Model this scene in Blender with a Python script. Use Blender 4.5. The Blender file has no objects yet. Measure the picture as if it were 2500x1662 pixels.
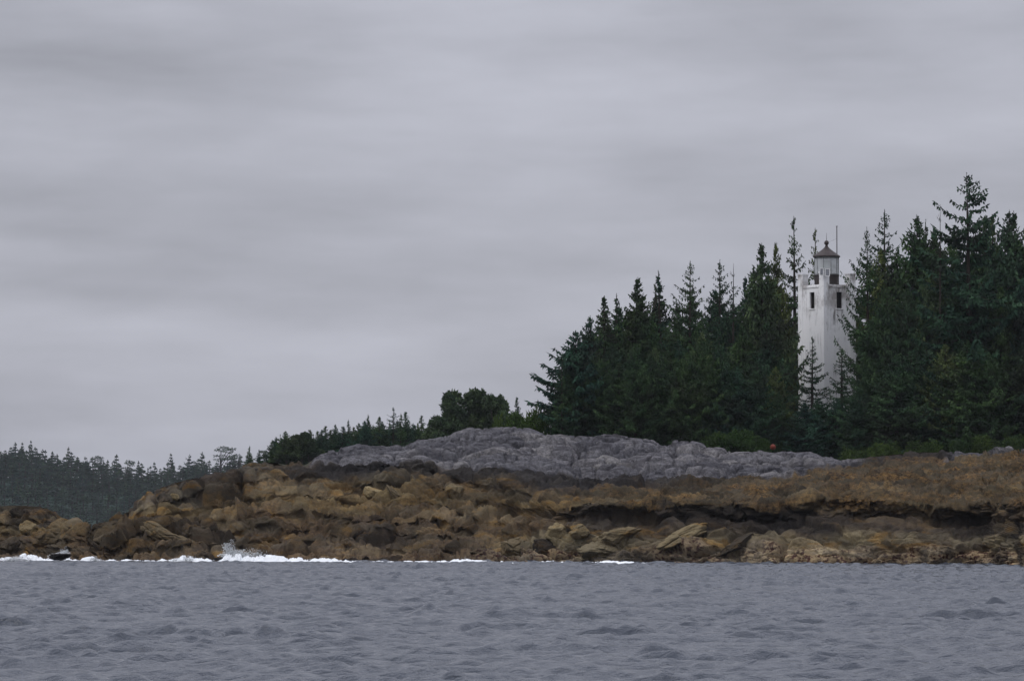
import bpy, math, random
import numpy as np
from mathutils import Vector
R = math.radians
scene = bpy.context.scene
COL = scene.collection

# ------------------------------------------------------------------ camera
F = 8894.0                      # focal length in photo pixels (2500 wide)
CH = 2.5                        # camera height above the sea
PITCH = math.atan(450.0 / F)
cd = bpy.data.cameras.new('camera')
cd.sensor_width = 36; cd.lens = 36 * F / 2500
cd.clip_start = 0.5; cd.clip_end = 12000
cam = bpy.data.objects.new('camera', cd); COL.objects.link(cam)
cam.location = (0, 0, CH); cam.rotation_euler = (R(90) + PITCH, 0, 0)
scene.camera = cam

# ------------------------------------------------------------------ world: overcast sky
SUN_EL, SUN_AZ = R(52), R(235)      # azimuth clockwise from +Y
w = bpy.data.worlds.new("World"); scene.world = w; w.use_nodes = True
nt = w.node_tree; N = nt.nodes; L = nt.links; N.clear()
out = N.new('ShaderNodeOutputWorld'); bg = N.new('ShaderNodeBackground')
bg.inputs['Strength'].default_value = 0.1
sky = N.new('ShaderNodeTexSky'); sky.sky_type = 'NISHITA'; sky.sun_disc = False
sky.sun_elevation = SUN_EL; sky.sun_rotation = SUN_AZ; sky.dust_density = 3
tc = N.new('ShaderNodeTexCoord')
def wnoise(scl, loc, detail, rough=0.5, scale=1.0):
    mp = N.new('ShaderNodeMapping'); mp.inputs['Scale'].default_value = scl; mp.inputs['Location'].default_value = loc
    L.new(tc.outputs['Generated'], mp.inputs['Vector'])
    n = N.new('ShaderNodeTexNoise'); n.inputs['Scale'].default_value = scale
    n.inputs['Detail'].default_value = detail; n.inputs['Roughness'].default_value = rough
    L.new(mp.outputs[0], n.inputs['Vector']); return n.outputs['Fac']
def wmath(op, a, b=None, clamp=False):
    m = N.new('ShaderNodeMath'); m.operation = op; m.use_clamp = clamp
    for i, v in enumerate((a, b)):
        if v is None: continue
        if hasattr(v, 'is_linked'): L.new(v, m.inputs[i])
        else: m.inputs[i].default_value = v
    return m.outputs[0]
n1 = wnoise((6, 6, 34), (1.3, 0.2, 0.7), 4, 0.55)
n2 = wnoise((20, 20, 70), (4.1, 2.2, 3.7), 5, 0.6)
n3 = wnoise((3.5, 3.5, 14), (7.7, 1.2, 1.1), 3, 0.5)
sep = N.new('ShaderNodeSeparateXYZ'); L.new(tc.outputs['Generated'], sep.inputs[0])
mr = N.new('ShaderNodeMapRange'); mr.interpolation_type = 'SMOOTHSTEP'
L.new(sep.outputs['Z'], mr.inputs['Value'])
mr.inputs['From Min'].default_value = 0.13; mr.inputs['From Max'].default_value = 0.75
mr.inputs['To Min'].default_value = 0.0; mr.inputs['To Max'].default_value = 1.9
lo = N.new('ShaderNodeMapRange'); lo.interpolation_type = 'SMOOTHSTEP'
L.new(sep.outputs['Z'], lo.inputs['Value'])
lo.inputs['From Min'].default_value = 0.0; lo.inputs['From Max'].default_value = 0.13
lo.inputs['To Min'].default_value = 0.97; lo.inputs['To Max'].default_value = 1.06
cl = wmath('ADD', wmath('MULTIPLY', n1, 0.84), wmath('ADD', wmath('MULTIPLY', n2, 0.24), wmath('MULTIPLY', n3, 0.42)))
cl = wmath('ADD', cl, 0.25)         # about 1 on average
cl = wmath('MULTIPLY', cl, wmath('ADD', lo.outputs[0], mr.outputs[0]))
colr = N.new('ShaderNodeMixRGB'); colr.blend_type = 'MULTIPLY'; colr.inputs[0].default_value = 1
colr.inputs[1].default_value = (4.22, 4.30, 4.88, 1)
cmb = N.new('ShaderNodeCombineXYZ')
for i in range(3): L.new(cl, cmb.inputs[i])
L.new(cmb.outputs[0], colr.inputs[2])
mx = N.new('ShaderNodeMixRGB'); mx.inputs[0].default_value = 0.95
L.new(sky.outputs[0], mx.inputs[1]); L.new(colr.outputs[0], mx.inputs[2])
L.new(mx.outputs[0], bg.inputs['Color']); L.new(bg.outputs[0], out.inputs[0])

sd = bpy.data.lights.new('sun', 'SUN'); sd.energy = 0.92; sd.angle = R(25); sd.color = (1, 0.97, 0.93)
sun = bpy.data.objects.new('sun', sd); COL.objects.link(sun)
to_sun = Vector((math.sin(SUN_AZ) * math.cos(SUN_EL), math.cos(SUN_AZ) * math.cos(SUN_EL), math.sin(SUN_EL)))
sun.rotation_euler = to_sun.to_track_quat('Z', 'Y').to_euler()
sun.location = (0, 0, 100)
scene.view_settings.view_transform = 'Standard'; scene.view_settings.look = 'None'
scene.view_settings.exposure = 0.0; scene.view_settings.gamma = 1
scene.render.engine = 'CYCLES'
scene.cycles.use_denoising = True
scene.cycles.max_bounces = 6; scene.cycles.diffuse_bounces = 3; scene.cycles.transparent_max_bounces = 8
scene.cycles.volume_bounces = 0

# ------------------------------------------------------------------ helpers
def at(px, py, Y):
    """the point at depth Y that the photo shows at pixel (px, py)"""
    a = (np.asarray(px, float) - 1250) / F; u = (831 - np.asarray(py, float)) / F
    c, s = math.cos(PITCH), math.sin(PITCH)
    dy = c - u * s; dz = s + u * c; k = Y / dy
    return a * k, Y + 0 * k, CH + dz * k
def depth0(py, z=0.0):
    u = (831 - np.asarray(py, float)) / F; c, s = math.cos(PITCH), math.sin(PITCH)
    return (z - CH) * (c - u * s) / (s + u * c)
def smooth01(a, b, x):
    t = np.clip((x - a) / (b - a), 0, 1); return t * t * (3 - 2 * t)
def h01(ix, iy, iz, k):
    h = (ix.astype(np.int64) * 73856093) ^ (iy.astype(np.int64) * 19349663) ^ (iz.astype(np.int64) * 83492791) ^ (k * 2654435761)
    h = (h & 0xffffffff).astype(np.uint64)
    h = ((h ^ (h >> np.uint64(16))) * np.uint64(0x45d9f3b)) & np.uint64(0xffffffff)
    h = ((h ^ (h >> np.uint64(16))) * np.uint64(0x45d9f3b)) & np.uint64(0xffffffff)
    h = h ^ (h >> np.uint64(16))
    return h.astype(np.float64) / 4294967296.0
def vnoise(P, k=0):
    I = np.floor(P).astype(np.int64); f = P - I; f = f * f * (3 - 2 * f); r = 0
    for dx in (0, 1):
        for dy in (0, 1):
            for dz in (0, 1):
                wgt = (f[:, 0] if dx else 1 - f[:, 0]) * (f[:, 1] if dy else 1 - f[:, 1]) * (f[:, 2] if dz else 1 - f[:, 2])
                r = r + wgt * h01(I[:, 0] + dx, I[:, 1] + dy, I[:, 2] + dz, k)
    return r
def fbm(P, k=0, octv=4, gain=0.5):
    r = 0; a = 1; t = 0
    for o in range(octv):
        r = r + a * vnoise(P * 2 ** o + o * 17.3, k + o); t += a; a *= gain
    return r / t
def worley(P, k=0):
    """distances to the nearest two cell centres, the offset from the nearest, three random numbers of its cell"""
    I = np.floor(P).astype(np.int64); n = len(P)
    f1 = np.full(n, 9.0); f2 = np.full(n, 9.0); off = np.zeros((n, 3)); cid = np.zeros((n, 3), np.int64)
    for dx in (-1, 0, 1):
        for dy in (-1, 0, 1):
            for dz in (-1, 0, 1):
                J = I + (dx, dy, dz)
                c = np.stack([J[:, i] + 0.1 + 0.8 * h01(J[:, 0], J[:, 1], J[:, 2], k + i) for i in range(3)], 1)
                d = P - c; q = np.sqrt((d * d).sum(1))
                m = q < f1
                f2 = np.where(m, f1, np.minimum(f2, q)); f1 = np.where(m, q, f1)
                off[m] = d[m]; cid[m] = J[m]
    rnd = np.stack([h01(cid[:, 0], cid[:, 1], cid[:, 2], k + 50 + i) for i in range(3)], 1)
    return f1, f2, off, rnd

def mesh_obj(name, V, Fc, mat, parent=None, smooth=True, loc=None):
    """V: (n,3) array, Fc: (m,k) array with k = 3 or 4, or a list of faces"""
    me = bpy.data.meshes.new(name)
    if isinstance(Fc, np.ndarray):
        V = np.ascontiguousarray(V, np.float32); m, k = Fc.shape
        me.vertices.add(len(V)); me.vertices.foreach_set('co', V.ravel())
        me.loops.add(m * k); me.loops.foreach_set('vertex_index', np.ascontiguousarray(Fc, np.int32).ravel())
        me.polygons.add(m); me.polygons.foreach_set('loop_start', np.arange(0, m * k, k, dtype=np.int32))
        me.update(calc_edges=True)
    else:
        me.from_pydata([tuple(v) for v in V], [], Fc); me.update()
    me.polygons.foreach_set('use_smooth', np.full(len(me.polygons), smooth, dtype=bool))
    me.materials.append(mat)
    o = bpy.data.objects.new(name, me); COL.objects.link(o)
    if parent: o.parent = parent
    if loc is not None: o.location = loc
    return o
def grid_faces(nr, nc):
    i = np.arange(nr - 1)[:, None] * nc + np.arange(nc - 1)[None, :]
    return np.stack([i, i + 1, i + nc + 1, i + nc], -1).reshape(-1, 4)
def tag(o, label=None, cat=None, group=None, kind=None):
    if label: o['label'] = label
    if cat: o['category'] = cat
    if group: o['group'] = group
    if kind: o['kind'] = kind
    return o
def empty(name, loc, rz=0):
    o = bpy.data.objects.new(name, None); COL.objects.link(o); o.location = loc; o.rotation_euler = (0, 0, rz)
    o.empty_display_size = 0.2; return o
class MB:
    """collects simple solids, then links them as one mesh"""
    def __init__(s): s.v = []; s.f = []
    def add(s, V, Fc):
        b = len(s.v); s.v += [tuple(v) for v in V]; s.f += [tuple(i + b for i in q) for q in Fc]; return s
    def box(s, x0, x1, y0, y1, z0, z1):
        return s.add([(x, y, z) for z in (z0, z1) for x, y in ((x0, y0), (x1, y0), (x1, y1), (x0, y1))],
                     [(0, 3, 2, 1), (4, 5, 6, 7), (0, 1, 5, 4), (1, 2, 6, 5), (2, 3, 7, 6), (3, 0, 4, 7)])
    def lathe(s, prof, n=24, c=(0, 0)):
        V = []; Fc = []
        for r, z in prof:
            for i in range(n):
                a = 2 * math.pi * i / n; V.append((c[0] + r * math.cos(a), c[1] + r * math.sin(a), z))
        for k in range(len(prof) - 1):
            for i in range(n):
                j = (i + 1) % n; Fc.append((k * n + i, k * n + j, (k + 1) * n + j, (k + 1) * n + i))
        Fc.append(tuple(range(n))[::-1]); Fc.append(tuple((len(prof) - 1) * n + i for i in range(n)))
        return s.add(V, Fc)
    def tube(s, p, q, r0, r1=None, n=8):
        r1 = r0 if r1 is None else r1
        p = Vector(p); q = Vector(q); d = (q - p).normalized()
        a = d.orthogonal().normalized(); b = d.cross(a); V = []
        for c, r in ((p, r0), (q, r1)):
            for i in range(n):
                t = 2 * math.pi * i / n; V.append(c + a * math.cos(t) * r + b * math.sin(t) * r)
        Fc = [(i, (i + 1) % n, n + (i + 1) % n, n + i) for i in range(n)] + [tuple(range(n))[::-1], tuple(range(n, 2 * n))]
        return s.add(V, Fc)
    def build(s, name, mat, parent=None, smooth=False): return mesh_obj(name, s.v, s.f, mat, parent, smooth)

# ------------------------------------------------------------------ materials
class Mat:
    def __init__(s, name, rough=0.8, spec=0.3):
        s.m = bpy.data.materials.new(name); s.m.use_nodes = True; s.t = s.m.node_tree; s.N = s.t.nodes; s.L = s.t.links
        s.b = s.N['Principled BSDF']; s.b.inputs['Roughness'].default_value = rough
        s.b.inputs['Specular IOR Level'].default_value = spec
        s.tc = s.N.new('ShaderNodeTexCoord'); s.geo = s.N.new('ShaderNodeNewGeometry')
    def put(s, v, sock):
        if hasattr(v, 'is_linked'): s.L.new(v, sock)
        else:
            if isinstance(v, (tuple, list)) and len(v) == 3 and sock.type == 'RGBA': v = (*v, 1)
            sock.default_value = v
    def pos(s, scl=(1, 1, 1), loc=(0, 0, 0), rot=(0, 0, 0), src=None):
        mp = s.N.new('ShaderNodeMapping'); mp.inputs['Scale'].default_value = scl
        mp.inputs['Location'].default_value = loc; mp.inputs['Rotation'].default_value = rot
        s.L.new(src if src is not None else s.geo.outputs['Position'], mp.inputs['Vector']); return mp.outputs[0]
    def noise(s, vec, scale=1, detail=4, rough=0.55, dist=0.0):
        n = s.N.new('ShaderNodeTexNoise'); s.L.new(vec, n.inputs['Vector'])
        n.inputs['Scale'].default_value = scale; n.inputs['Detail'].default_value = detail
        n.inputs['Roughness'].default_value = rough; n.inputs['Distortion'].default_value = dist
        return n.outputs['Fac']
    def ramp(s, fac, stops):
        r = s.N.new('ShaderNodeValToRGB'); s.L.new(fac, r.inputs[0]); e = r.color_ramp.elements
        while len(e) < len(stops): e.new(0.5)
        for i, (p, c) in enumerate(stops):
            e[i].position = p; e[i].color = (*c, 1) if isinstance(c, tuple) else (c, c, c, 1)
        return r.outputs[0]
    def mix(s, fac, a, b, mode='MIX'):
        m = s.N.new('ShaderNodeMixRGB'); m.blend_type = mode
        s.put(fac, m.inputs[0]); s.put(a, m.inputs[1]); s.put(b, m.inputs[2]); return m.outputs[0]
    def math(s, op, a, b=0.0, clamp=False):
        m = s.N.new('ShaderNodeMath'); m.operation = op; m.use_clamp = clamp
        s.put(a, m.inputs[0]); s.put(b, m.inputs[1]); return m.outputs[0]
    def attr(s, name):
        a = s.N.new('ShaderNodeAttribute'); a.attribute_name = name; return a
    def color(s, c): s.put(c, s.b.inputs['Base Color']); return s
    def bump(s, h, dist, strength=1.0, prev=None):
        b = s.N.new('ShaderNodeBump'); b.inputs['Distance'].default_value = dist; b.inputs['Strength'].default_value = strength
        s.L.new(h, b.inputs['Height'])
        if prev is not None: s.L.new(prev, b.inputs['Normal'])
        s.L.new(b.outputs[0], s.b.inputs['Normal']); return b.outputs[0]

def rock_material(name, tint=(1, 1, 1), zoned=True):
    m = Mat(name, 0.85, 0.06); p = m.pos()
    nA = m.noise(m.pos((0.14, 0.16, 0.62), (0, 0, 0), (0, 0.16, 0)), 1.7, 6, 0.62, 0.5)
    nB = m.noise(m.pos((0.22, 0.25, 0.7), (31, 7, 3)), 1.5, 6, 0.65, 0.6)
    nE = m.noise(m.pos((0.35, 0.35, 1.1), (11, 27, 13), (0, -0.3, 0)), 1.6, 6, 0.68, 0.8)
    nC = m.noise(p, 5.0, 5, 0.7)
    nD = m.noise(p, 17.0, 3, 0.7)
    brown = m.ramp(nA, [(0.32, (0.024, 0.020, 0.017)), (0.41, (0.062, 0.043, 0.025)), (0.48, (0.112, 0.080, 0.040)),
                        (0.54, (0.060, 0.048, 0.030)), (0.61, (0.128, 0.108, 0.062)), (0.70, (0.085, 0.070, 0.042))])
    brown = m.mix(m.ramp(nE, [(0.54, 0.0), (0.62, 0.75)]), brown, (0.150, 0.132, 0.085))
    brown = m.mix(m.ramp(nE, [(0.36, 0.85), (0.45, 0.0)]), brown, (0.022, 0.019, 0.018))  # black weed and lichen patches; the dark colour also stands in for crevice shade
    ck = m.attr('cellk').outputs['Fac']
    slab = m.ramp(ck, [(0.18, (0.030, 0.026, 0.024)), (0.34, (0.066, 0.055, 0.045)), (0.48, (0.105, 0.088, 0.062)), (0.60, (0.090, 0.082, 0.070)), (0.75, (0.150, 0.132, 0.090)), (0.9, (0.070, 0.060, 0.052))])
    td = m.attr('tide').outputs['Fac']
    band = m.ramp(td, [(0.0, (0.058, 0.036, 0.025)), (0.14, (0.085, 0.058, 0.038)), (0.30, (0.062, 0.050, 0.040)), (0.46, (0.095, 0.066, 0.042)), (0.62, (0.180, 0.128, 0.050)), (0.80, (0.098, 0.084, 0.060)), (0.97, (0.040, 0.036, 0.034))])
    brown = m.mix(0.45, brown, slab); brown = m.mix(0.45, brown, band)
    brown = m.mix(m.math('MULTIPLY', m.attr('olive').outputs['Fac'], 0.85), brown, m.mix(nC, (0.105, 0.090, 0.058), (0.200, 0.170, 0.105)))
    ochre = m.ramp(nB, [(0.53, 0.0), (0.62, 0.70)])
    z = m.attr('zone'); sp = m.N.new('ShaderNodeSeparateColor'); m.L.new(z.outputs['Color'], sp.inputs[0])
    za = z.outputs['Alpha']
    brown = m.mix(ochre, brown, m.mix(nC, (0.115, 0.060, 0.016), (0.195, 0.120, 0.034)))
    weed = m.mix(m.ramp(m.noise(m.pos((1, 1, 1.6)), 3.2, 6, 0.75), [(0.40, 0.0), (0.60, 1.0)]), (0.020, 0.013, 0.008), (0.185, 0.112, 0.042))
    wf = m.math('MULTIPLY', za, m.ramp(nB, [(0.30, 0.45), (0.55, 1.0)]))
    weed = m.mix(m.ramp(nA, [(0.38, 0.0), (0.56, 0.85)]), weed, m.mix(nC, (0.030, 0.028, 0.020), (0.085, 0.072, 0.046)))
    brown = m.mix(wf, brown, weed)
    grey = m.ramp(nC, [(0.30, (0.050, 0.049, 0.053)), (0.5, (0.120, 0.118, 0.124)), (0.70, (0.205, 0.202, 0.210))])
    grey = m.mix(m.ramp(nB, [(0.50, 0.0), (0.62, 0.6)]), grey, (0.055, 0.053, 0.058))
    grey = m.mix(m.ramp(nE, [(0.36, 0.8), (0.46, 0.0)]), grey, (0.035, 0.034, 0.038))
    grey = m.mix(m.ramp(nE, [(0.56, 0.0), (0.66, 0.5)]), grey, (0.21, 0.207, 0.21))
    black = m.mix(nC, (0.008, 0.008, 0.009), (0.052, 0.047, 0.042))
    barn = m.mix(m.ramp(m.noise(p, 3.6, 3, 0.6), [(0.50, 0.0), (0.57, 1.0)]), (0.25, 0.19, 0.115), (0.055, 0.026, 0.022))
    barn = m.mix(m.ramp(nA, [(0.46, 0.0), (0.60, 0.6)]), barn, (0.17, 0.155, 0.115))
    c = m.mix(sp.outputs[2], brown, barn) if zoned else brown
    if zoned:
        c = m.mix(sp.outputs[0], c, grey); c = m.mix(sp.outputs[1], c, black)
    cv = m.attr('cellv').outputs['Fac']
    c = m.mix(1.0, c, m.ramp(cv, [(0.22, (0.36, 0.36, 0.38)), (0.42, (0.80, 0.80, 0.81)), (0.60, (1.10, 1.08, 1.04)), (0.80, (1.75, 1.70, 1.50))]), 'MULTIPLY')
    c = m.mix(1.0, c, m.ramp(nD, [(0.3, (0.72, 0.72, 0.72)), (0.7, (1.22, 1.22, 1.22))]), 'MULTIPLY')
    c = m.mix(1.0, c, (1.0, 1.0, 1.04), 'MULTIPLY')
    m.color(c)
    b1 = m.bump(nC, 0.16, 0.8); m.bump(nD, 0.05, 0.8, b1)
    return m.m
M_ROCK = rock_material('rock_material')
M_BOULD = M_ROCK

def foliage_material(name, cols, brown=0.25):
    m = Mat(name, 0.85, 0.03)
    oi = m.N.new('ShaderNodeObjectInfo'); r = oi.outputs['Random']
    base = m.ramp(r, [(i / max(1, len(cols) - 1), c) for i, c in enumerate(cols)])
    n = m.noise(m.pos(), 0.55, 3, 0.6)
    c = m.mix(m.ramp(n, [(0.42, 0.0), (0.68, 1.0)]), base, m.mix(1.0, base, (2.3, 2.1, 1.6), 'MULTIPLY'))
    n2 = m.noise(m.pos((1, 1, 1), (9, 4, 2)), 0.23, 3, 0.6)
    c = m.mix(m.math('MULTIPLY', m.ramp(n2, [(0.5, 0.0), (0.66, 1.0)]), brown), c, (0.022, 0.018, 0.014))
    n3 = m.noise(m.pos(), 6.0, 2, 0.6)
    c = m.mix(1.0, c, m.ramp(n3, [(0.3, (0.65, 0.65, 0.65)), (0.7, (1.35, 1.35, 1.35))]), 'MULTIPLY')
    m.color(c); return m.m
M_CONIF = foliage_material('conifer_needles', [(0.016, 0.038, 0.027), (0.028, 0.053, 0.024), (0.021, 0.041, 0.022), (0.017, 0.043, 0.034), (0.050, 0.068, 0.026)], 0.6)
M_FAR = foliage_material('distant_needles', [(0.010, 0.028, 0.026), (0.020, 0.040, 0.024), (0.015, 0.032, 0.024)], 0.2)
M_ROUND = foliage_material('rounded_tree_leaves', [(0.030, 0.052, 0.032), (0.036, 0.056, 0.030)], 0.35)
M_SHRUB = foliage_material('shrub_leaves', [(0.018, 0.038, 0.012), (0.030, 0.050, 0.014), (0.014, 0.030, 0.012)], 0.1)
def simple(name, c, rough=0.7, spec=0.3, var=0.25, scale=4):
    m = Mat(name, rough, spec); n = m.noise(m.pos(), scale, 4, 0.6)
    m.color(m.mix(1.0, c, m.ramp(n, [(0.25, (1 - var,) * 3), (0.75, (1 + var,) * 3)]), 'MULTIPLY')); return m
M_BARK = simple('bark', (0.032, 0.027, 0.023), 0.9, 0.1).m
M_DEAD = simple('bleached_wood', (0.09, 0.085, 0.075), 0.9, 0.1).m
M_SOIL = simple('forest_soil', (0.035, 0.035, 0.02), 0.95, 0.1, 0.4, 0.8).m
M_HILL = simple('hill_undergrowth', (0.012, 0.028, 0.020), 0.95, 0.1, 0.4, 0.1).m

# ------------------------------------------------------------------ rocky headland (feature lines as the photo shows them)
def line(pts):
    xs = np.array([p[0] for p in pts], float); ys = np.array([p[1] for p in pts], float)
    return lambda x: np.interp(x, xs, ys)
pyW = line([(-600, 1366), (0, 1366), (250, 1370), (900, 1371), (1500, 1374), (2100, 1377), (2400, 1378), (2500, 1384), (3200, 1395)])
pyD = line([(-600, 1215), (-200, 1222), (0, 1232), (60, 1229), (110, 1232), (145, 1247), (180, 1262), (205, 1278), (222, 1289), (252, 1277), (279, 1249),
            (312, 1235), (356, 1202), (383, 1181), (424, 1166), (463, 1153), (504, 1154), (549, 1154), (564, 1143), (590, 1131), (617, 1122),
            (661, 1117), (698, 1125), (745, 1127), (774, 1108), (826, 1099), (875, 1093), (982, 1094), (1019, 1076), (1059, 1073),
            (1102, 1059), (1145, 1047), (1181, 1050), (1200, 1045), (1240, 1041), (1298, 1047), (1336, 1064), (1360, 1058),
            (1414, 1064), (1467, 1061), (1541, 1064), (1586, 1071), (1615, 1084), (1651, 1076), (1690, 1077), (1743, 1092),
            (1793, 1099), (1859, 1101), (1919, 1102), (1978, 1103), (2005, 1119), (2037, 1126), (2085, 1128), (2126, 1112),
            (2186, 1105), (2245, 1100), (2304, 1099), (2379, 1107), (2423, 1099), (2500, 1097), (2800, 1090), (3200, 1100)])
pyC0 = line([(-600, 1240), (0, 1252), (150, 1268), (222, 1300), (300, 1256), (400, 1200), (500, 1180), (600, 1152), (700, 1143), (753, 1136), (833, 1137),
             (921, 1138), (1029, 1132), (1077, 1144), (1120, 1150), (1212, 1146), (1300, 1158), (1408, 1169), (1526, 1178),
             (1719, 1171), (1900, 1168), (1978, 1146), (2067, 1139), (2186, 1129), (2304, 1122), (2423, 1113), (2500, 1109), (3200, 1115)])
pyB0 = line([(1200, 1246), (1384, 1237), (1437, 1228), (1586, 1228), (1823, 1229), (1880, 1240), (1919, 1229), (2008, 1216),
             (2097, 1220), (2230, 1226), (2300, 1240), (2390, 1228), (2500, 1226), (3200, 1230)])
pyA0 = line([(1200, 1300), (1333, 1283), (1408, 1280), (1526, 1284), (1600, 1296), (1690, 1286), (1847, 1298), (1950, 1294), (2037, 1290),
             (2171, 1284), (2280, 1292), (2364, 1298), (2500, 1300), (3200, 1300)])
dD = line([(-600, 14), (0, 12), (200, 10), (230, 9), (300, 12), (450, 20), (750, 30), (1000, 36), (1300, 40), (2000, 45), (2500, 50), (3200, 52)])
dC = line([(-600, 11), (0, 9), (200, 7), (230, 6), (300, 9), (450, 15), (750, 20), (1100, 23), (1700, 27), (2000, 36), (2500, 44), (3200, 46)])
def lines_at(px):
    W = pyW(px); D = pyD(px); C = np.maximum(pyC0(px), D + 4)
    k = smooth01(1180, 1400, px)
    wob = 14 * np.sin(px / 61.0) + 9 * np.sin(px / 23.0 + 2)
    A = (1 - k) * (W + (C - W) * 0.33 + wob * 0.6) + k * pyA0(px)
    B = (1 - k) * (W + (C - W) * 0.64 + wob * 0.5) + k * pyB0(px)
    YW = depth0(W); g = dD(px)
    yA = YW + (1 - k) * g * 0.22 + k * 2.2
    yR = YW + (1 - k) * g * 0.26 + k * (3.9 + 0.4 * np.sin(px / 47.0))          # the recess under the ledge
    yB = YW + (1 - k) * g * 0.44 + k * 3.3
    RR = A * 0.62 + B * 0.38
    return [(W, YW), (A, yA), (RR, yR), (B, yB), (C, YW + dC(px)), (D, YW + g)]
pxs = np.arange(-520, 3021, 2.5); NC = len(pxs)
LN = lines_at(pxs)
rows = []
X0, Y0, Z0 = at(pxs, LN[0][0], LN[0][1])
for t in np.linspace(1, 0, 12)[:-1]:
    rows.append(np.stack([X0, Y0 - 5 * t, Z0 - 2.6 * t], 1))
nrow = [95, 34, 46, 125, 120]
for k, n in enumerate(nrow):
    (p0, y0), (p1, y1) = LN[k], LN[k + 1]
    for t in np.arange(n) / n:
        s = t
        kR = smooth01(1180, 1400, pxs)
        ph_ = 1.7 * np.sin(pxs / 170.0) + pxs / 120.0 + 0.8 * np.sin(pxs / 47.0 + 1)
        ns_ = (2, 1, 1, 2, 3)[k]; stp = t - 0.85 * (np.sin(6.2832 * ns_ * t + ph_) - np.sin(ph_)) / (6.2832 * ns_)
        if k == 0: s2 = t ** 1.5        # the low cliff: steep first, then back
        elif k == 4: s2 = t ** 1.15
        else: s2 = t
        if k < 3: s2 = s2 * kR + (1 - kR) * stp
        elif k == 3: s2 = (0.4 * s2 + 0.6 * stp) * kR + (1 - kR) * stp
        else: s2 = 0.45 * s2 + 0.55 * stp
        rows.append(np.stack(at(pxs, p0 + (p1 - p0) * s, y0 + (y1 - y0) * s2), 1))
XD, YD_, ZD = at(pxs, LN[5][0], LN[5][1])
sc_ = smooth01(700, 420, pxs)           # 1 at the left where the headland falls back into the sea
for t in np.linspace(0, 1, 40):
    Yb = YD_ + 14 * t
    rows.append(np.stack([XD * Yb / YD_, Yb, ZD - 0.10 - (2.4 + sc_ * 9) * t ** 1.6], 1))
P = np.array(rows); NR = P.shape[0]
gray_rows = np.zeros((NR, NC)); r0 = 11 + sum(nrow[:4])
rid = np.arange(NR)[:, None] * np.ones((1, NC))
# normals of the base sheet
du = np.gradient(P, axis=1); dv = np.gradient(P, axis=0)
for _ in range(6):
    du = (du + np.roll(du, 1, 0) + np.roll(du, -1, 0)) / 3; dv = (dv + np.roll(dv, 1, 1) + np.roll(dv, -1, 1)) / 3
nrm = np.cross(du, dv); nrm /= np.linalg.norm(nrm, axis=2, keepdims=True) + 1e-9
nrm[nrm[..., 2] < -0.3] *= 1
flat = P.reshape(-1, 3); nf = nrm.reshape(-1, 3); pxg = np.broadcast_to(pxs, (NR, NC)).reshape(-1); rg = rid.reshape(-1)
# zones
greyk = smooth01(r0 - 2, r0 + 3, rg + 10 * (fbm(flat * 0.45, 5, 3) - 0.5)) * smooth01(735, 775, pxg)
greyk *= 1 - 0.92 * smooth01(2080, 2130, pxg) * smooth01(2330, 2290, pxg)
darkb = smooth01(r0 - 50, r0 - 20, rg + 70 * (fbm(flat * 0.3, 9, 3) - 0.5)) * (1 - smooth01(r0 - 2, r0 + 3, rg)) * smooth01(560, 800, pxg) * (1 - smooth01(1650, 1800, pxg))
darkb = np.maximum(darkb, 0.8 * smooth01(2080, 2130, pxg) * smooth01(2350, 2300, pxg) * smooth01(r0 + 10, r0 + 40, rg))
weedz = smooth01(1250, 1500, pxg) * smooth01(11 + 95 + 34 - 10, 11 + 95 + 34 + 40, rg)
weedz = np.maximum(weedz, 0.45 * smooth01(0.62, 0.5, fbm(flat * 0.2, 77, 2)) * (pxg < 1500)) * (1 - greyk)
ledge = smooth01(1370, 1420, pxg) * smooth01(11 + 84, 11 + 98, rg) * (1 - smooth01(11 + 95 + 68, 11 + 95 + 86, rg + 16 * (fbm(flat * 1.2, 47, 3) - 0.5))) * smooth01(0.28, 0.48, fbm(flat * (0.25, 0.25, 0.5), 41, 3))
darkb = np.maximum(darkb, 0.78 * ledge * (1 - smooth01(1950, 2300, pxg) * 0.5))  # dark weed on the ledge face, with overhang shade put into the colour
barn = smooth01(1080, 1250, pxg) * (1 - smooth01(0.7, 1.3, flat[:, 2] + 1.2 * (fbm(flat * 0.5, 88, 3) - 0.5)))
olive = smooth01(1150, 1300, pxg) * (1 - smooth01(11 + 70, 11 + 95, rg)) * (1 - barn)
barn = np.maximum(barn, 0.25 * (1 - smooth01(11 + 10, 11 + 60, rg)))
# rock structure: three sizes of joint-bounded blocks and rounded humps
warp = np.stack([fbm(flat * 0.5, 100 + i, 3) - 0.5 for i in range(3)], 1) * 1.6
Q = flat + warp
cb, sb = math.cos(0.42), math.sin(0.42)
Qr = np.stack([Q[:, 0] * cb - Q[:, 2] * sb, Q[:, 1], Q[:, 0] * sb + Q[:, 2] * cb], 1)   # bedding dips to the left
def blocks(Qs, k, tilt):
    f1, f2, off, rnd = worley(Qs, k)
    e = np.clip((f2 - f1) / 0.16, 0, 1); e = e * (2 - e)
    h = (rnd[:, 0] - 0.5) * 0.9 + ((rnd - 0.5) * 2 * off).sum(1) * tilt
    dome = 1 - np.clip(f1, 0, 1) ** 2
    return e, h, dome, rnd
eA, hA, dA_, rA = blocks(Qr * (0.115, 0.26, 0.46), 1, 1.0)
eB, hB, dB_, rB = blocks(Qr * (0.27, 0.55, 1.0), 11, 1.0)
eC, hC, dC_, rC = blocks(Qr * (1.0, 1.6, 2.6), 21, 1.0)
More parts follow.
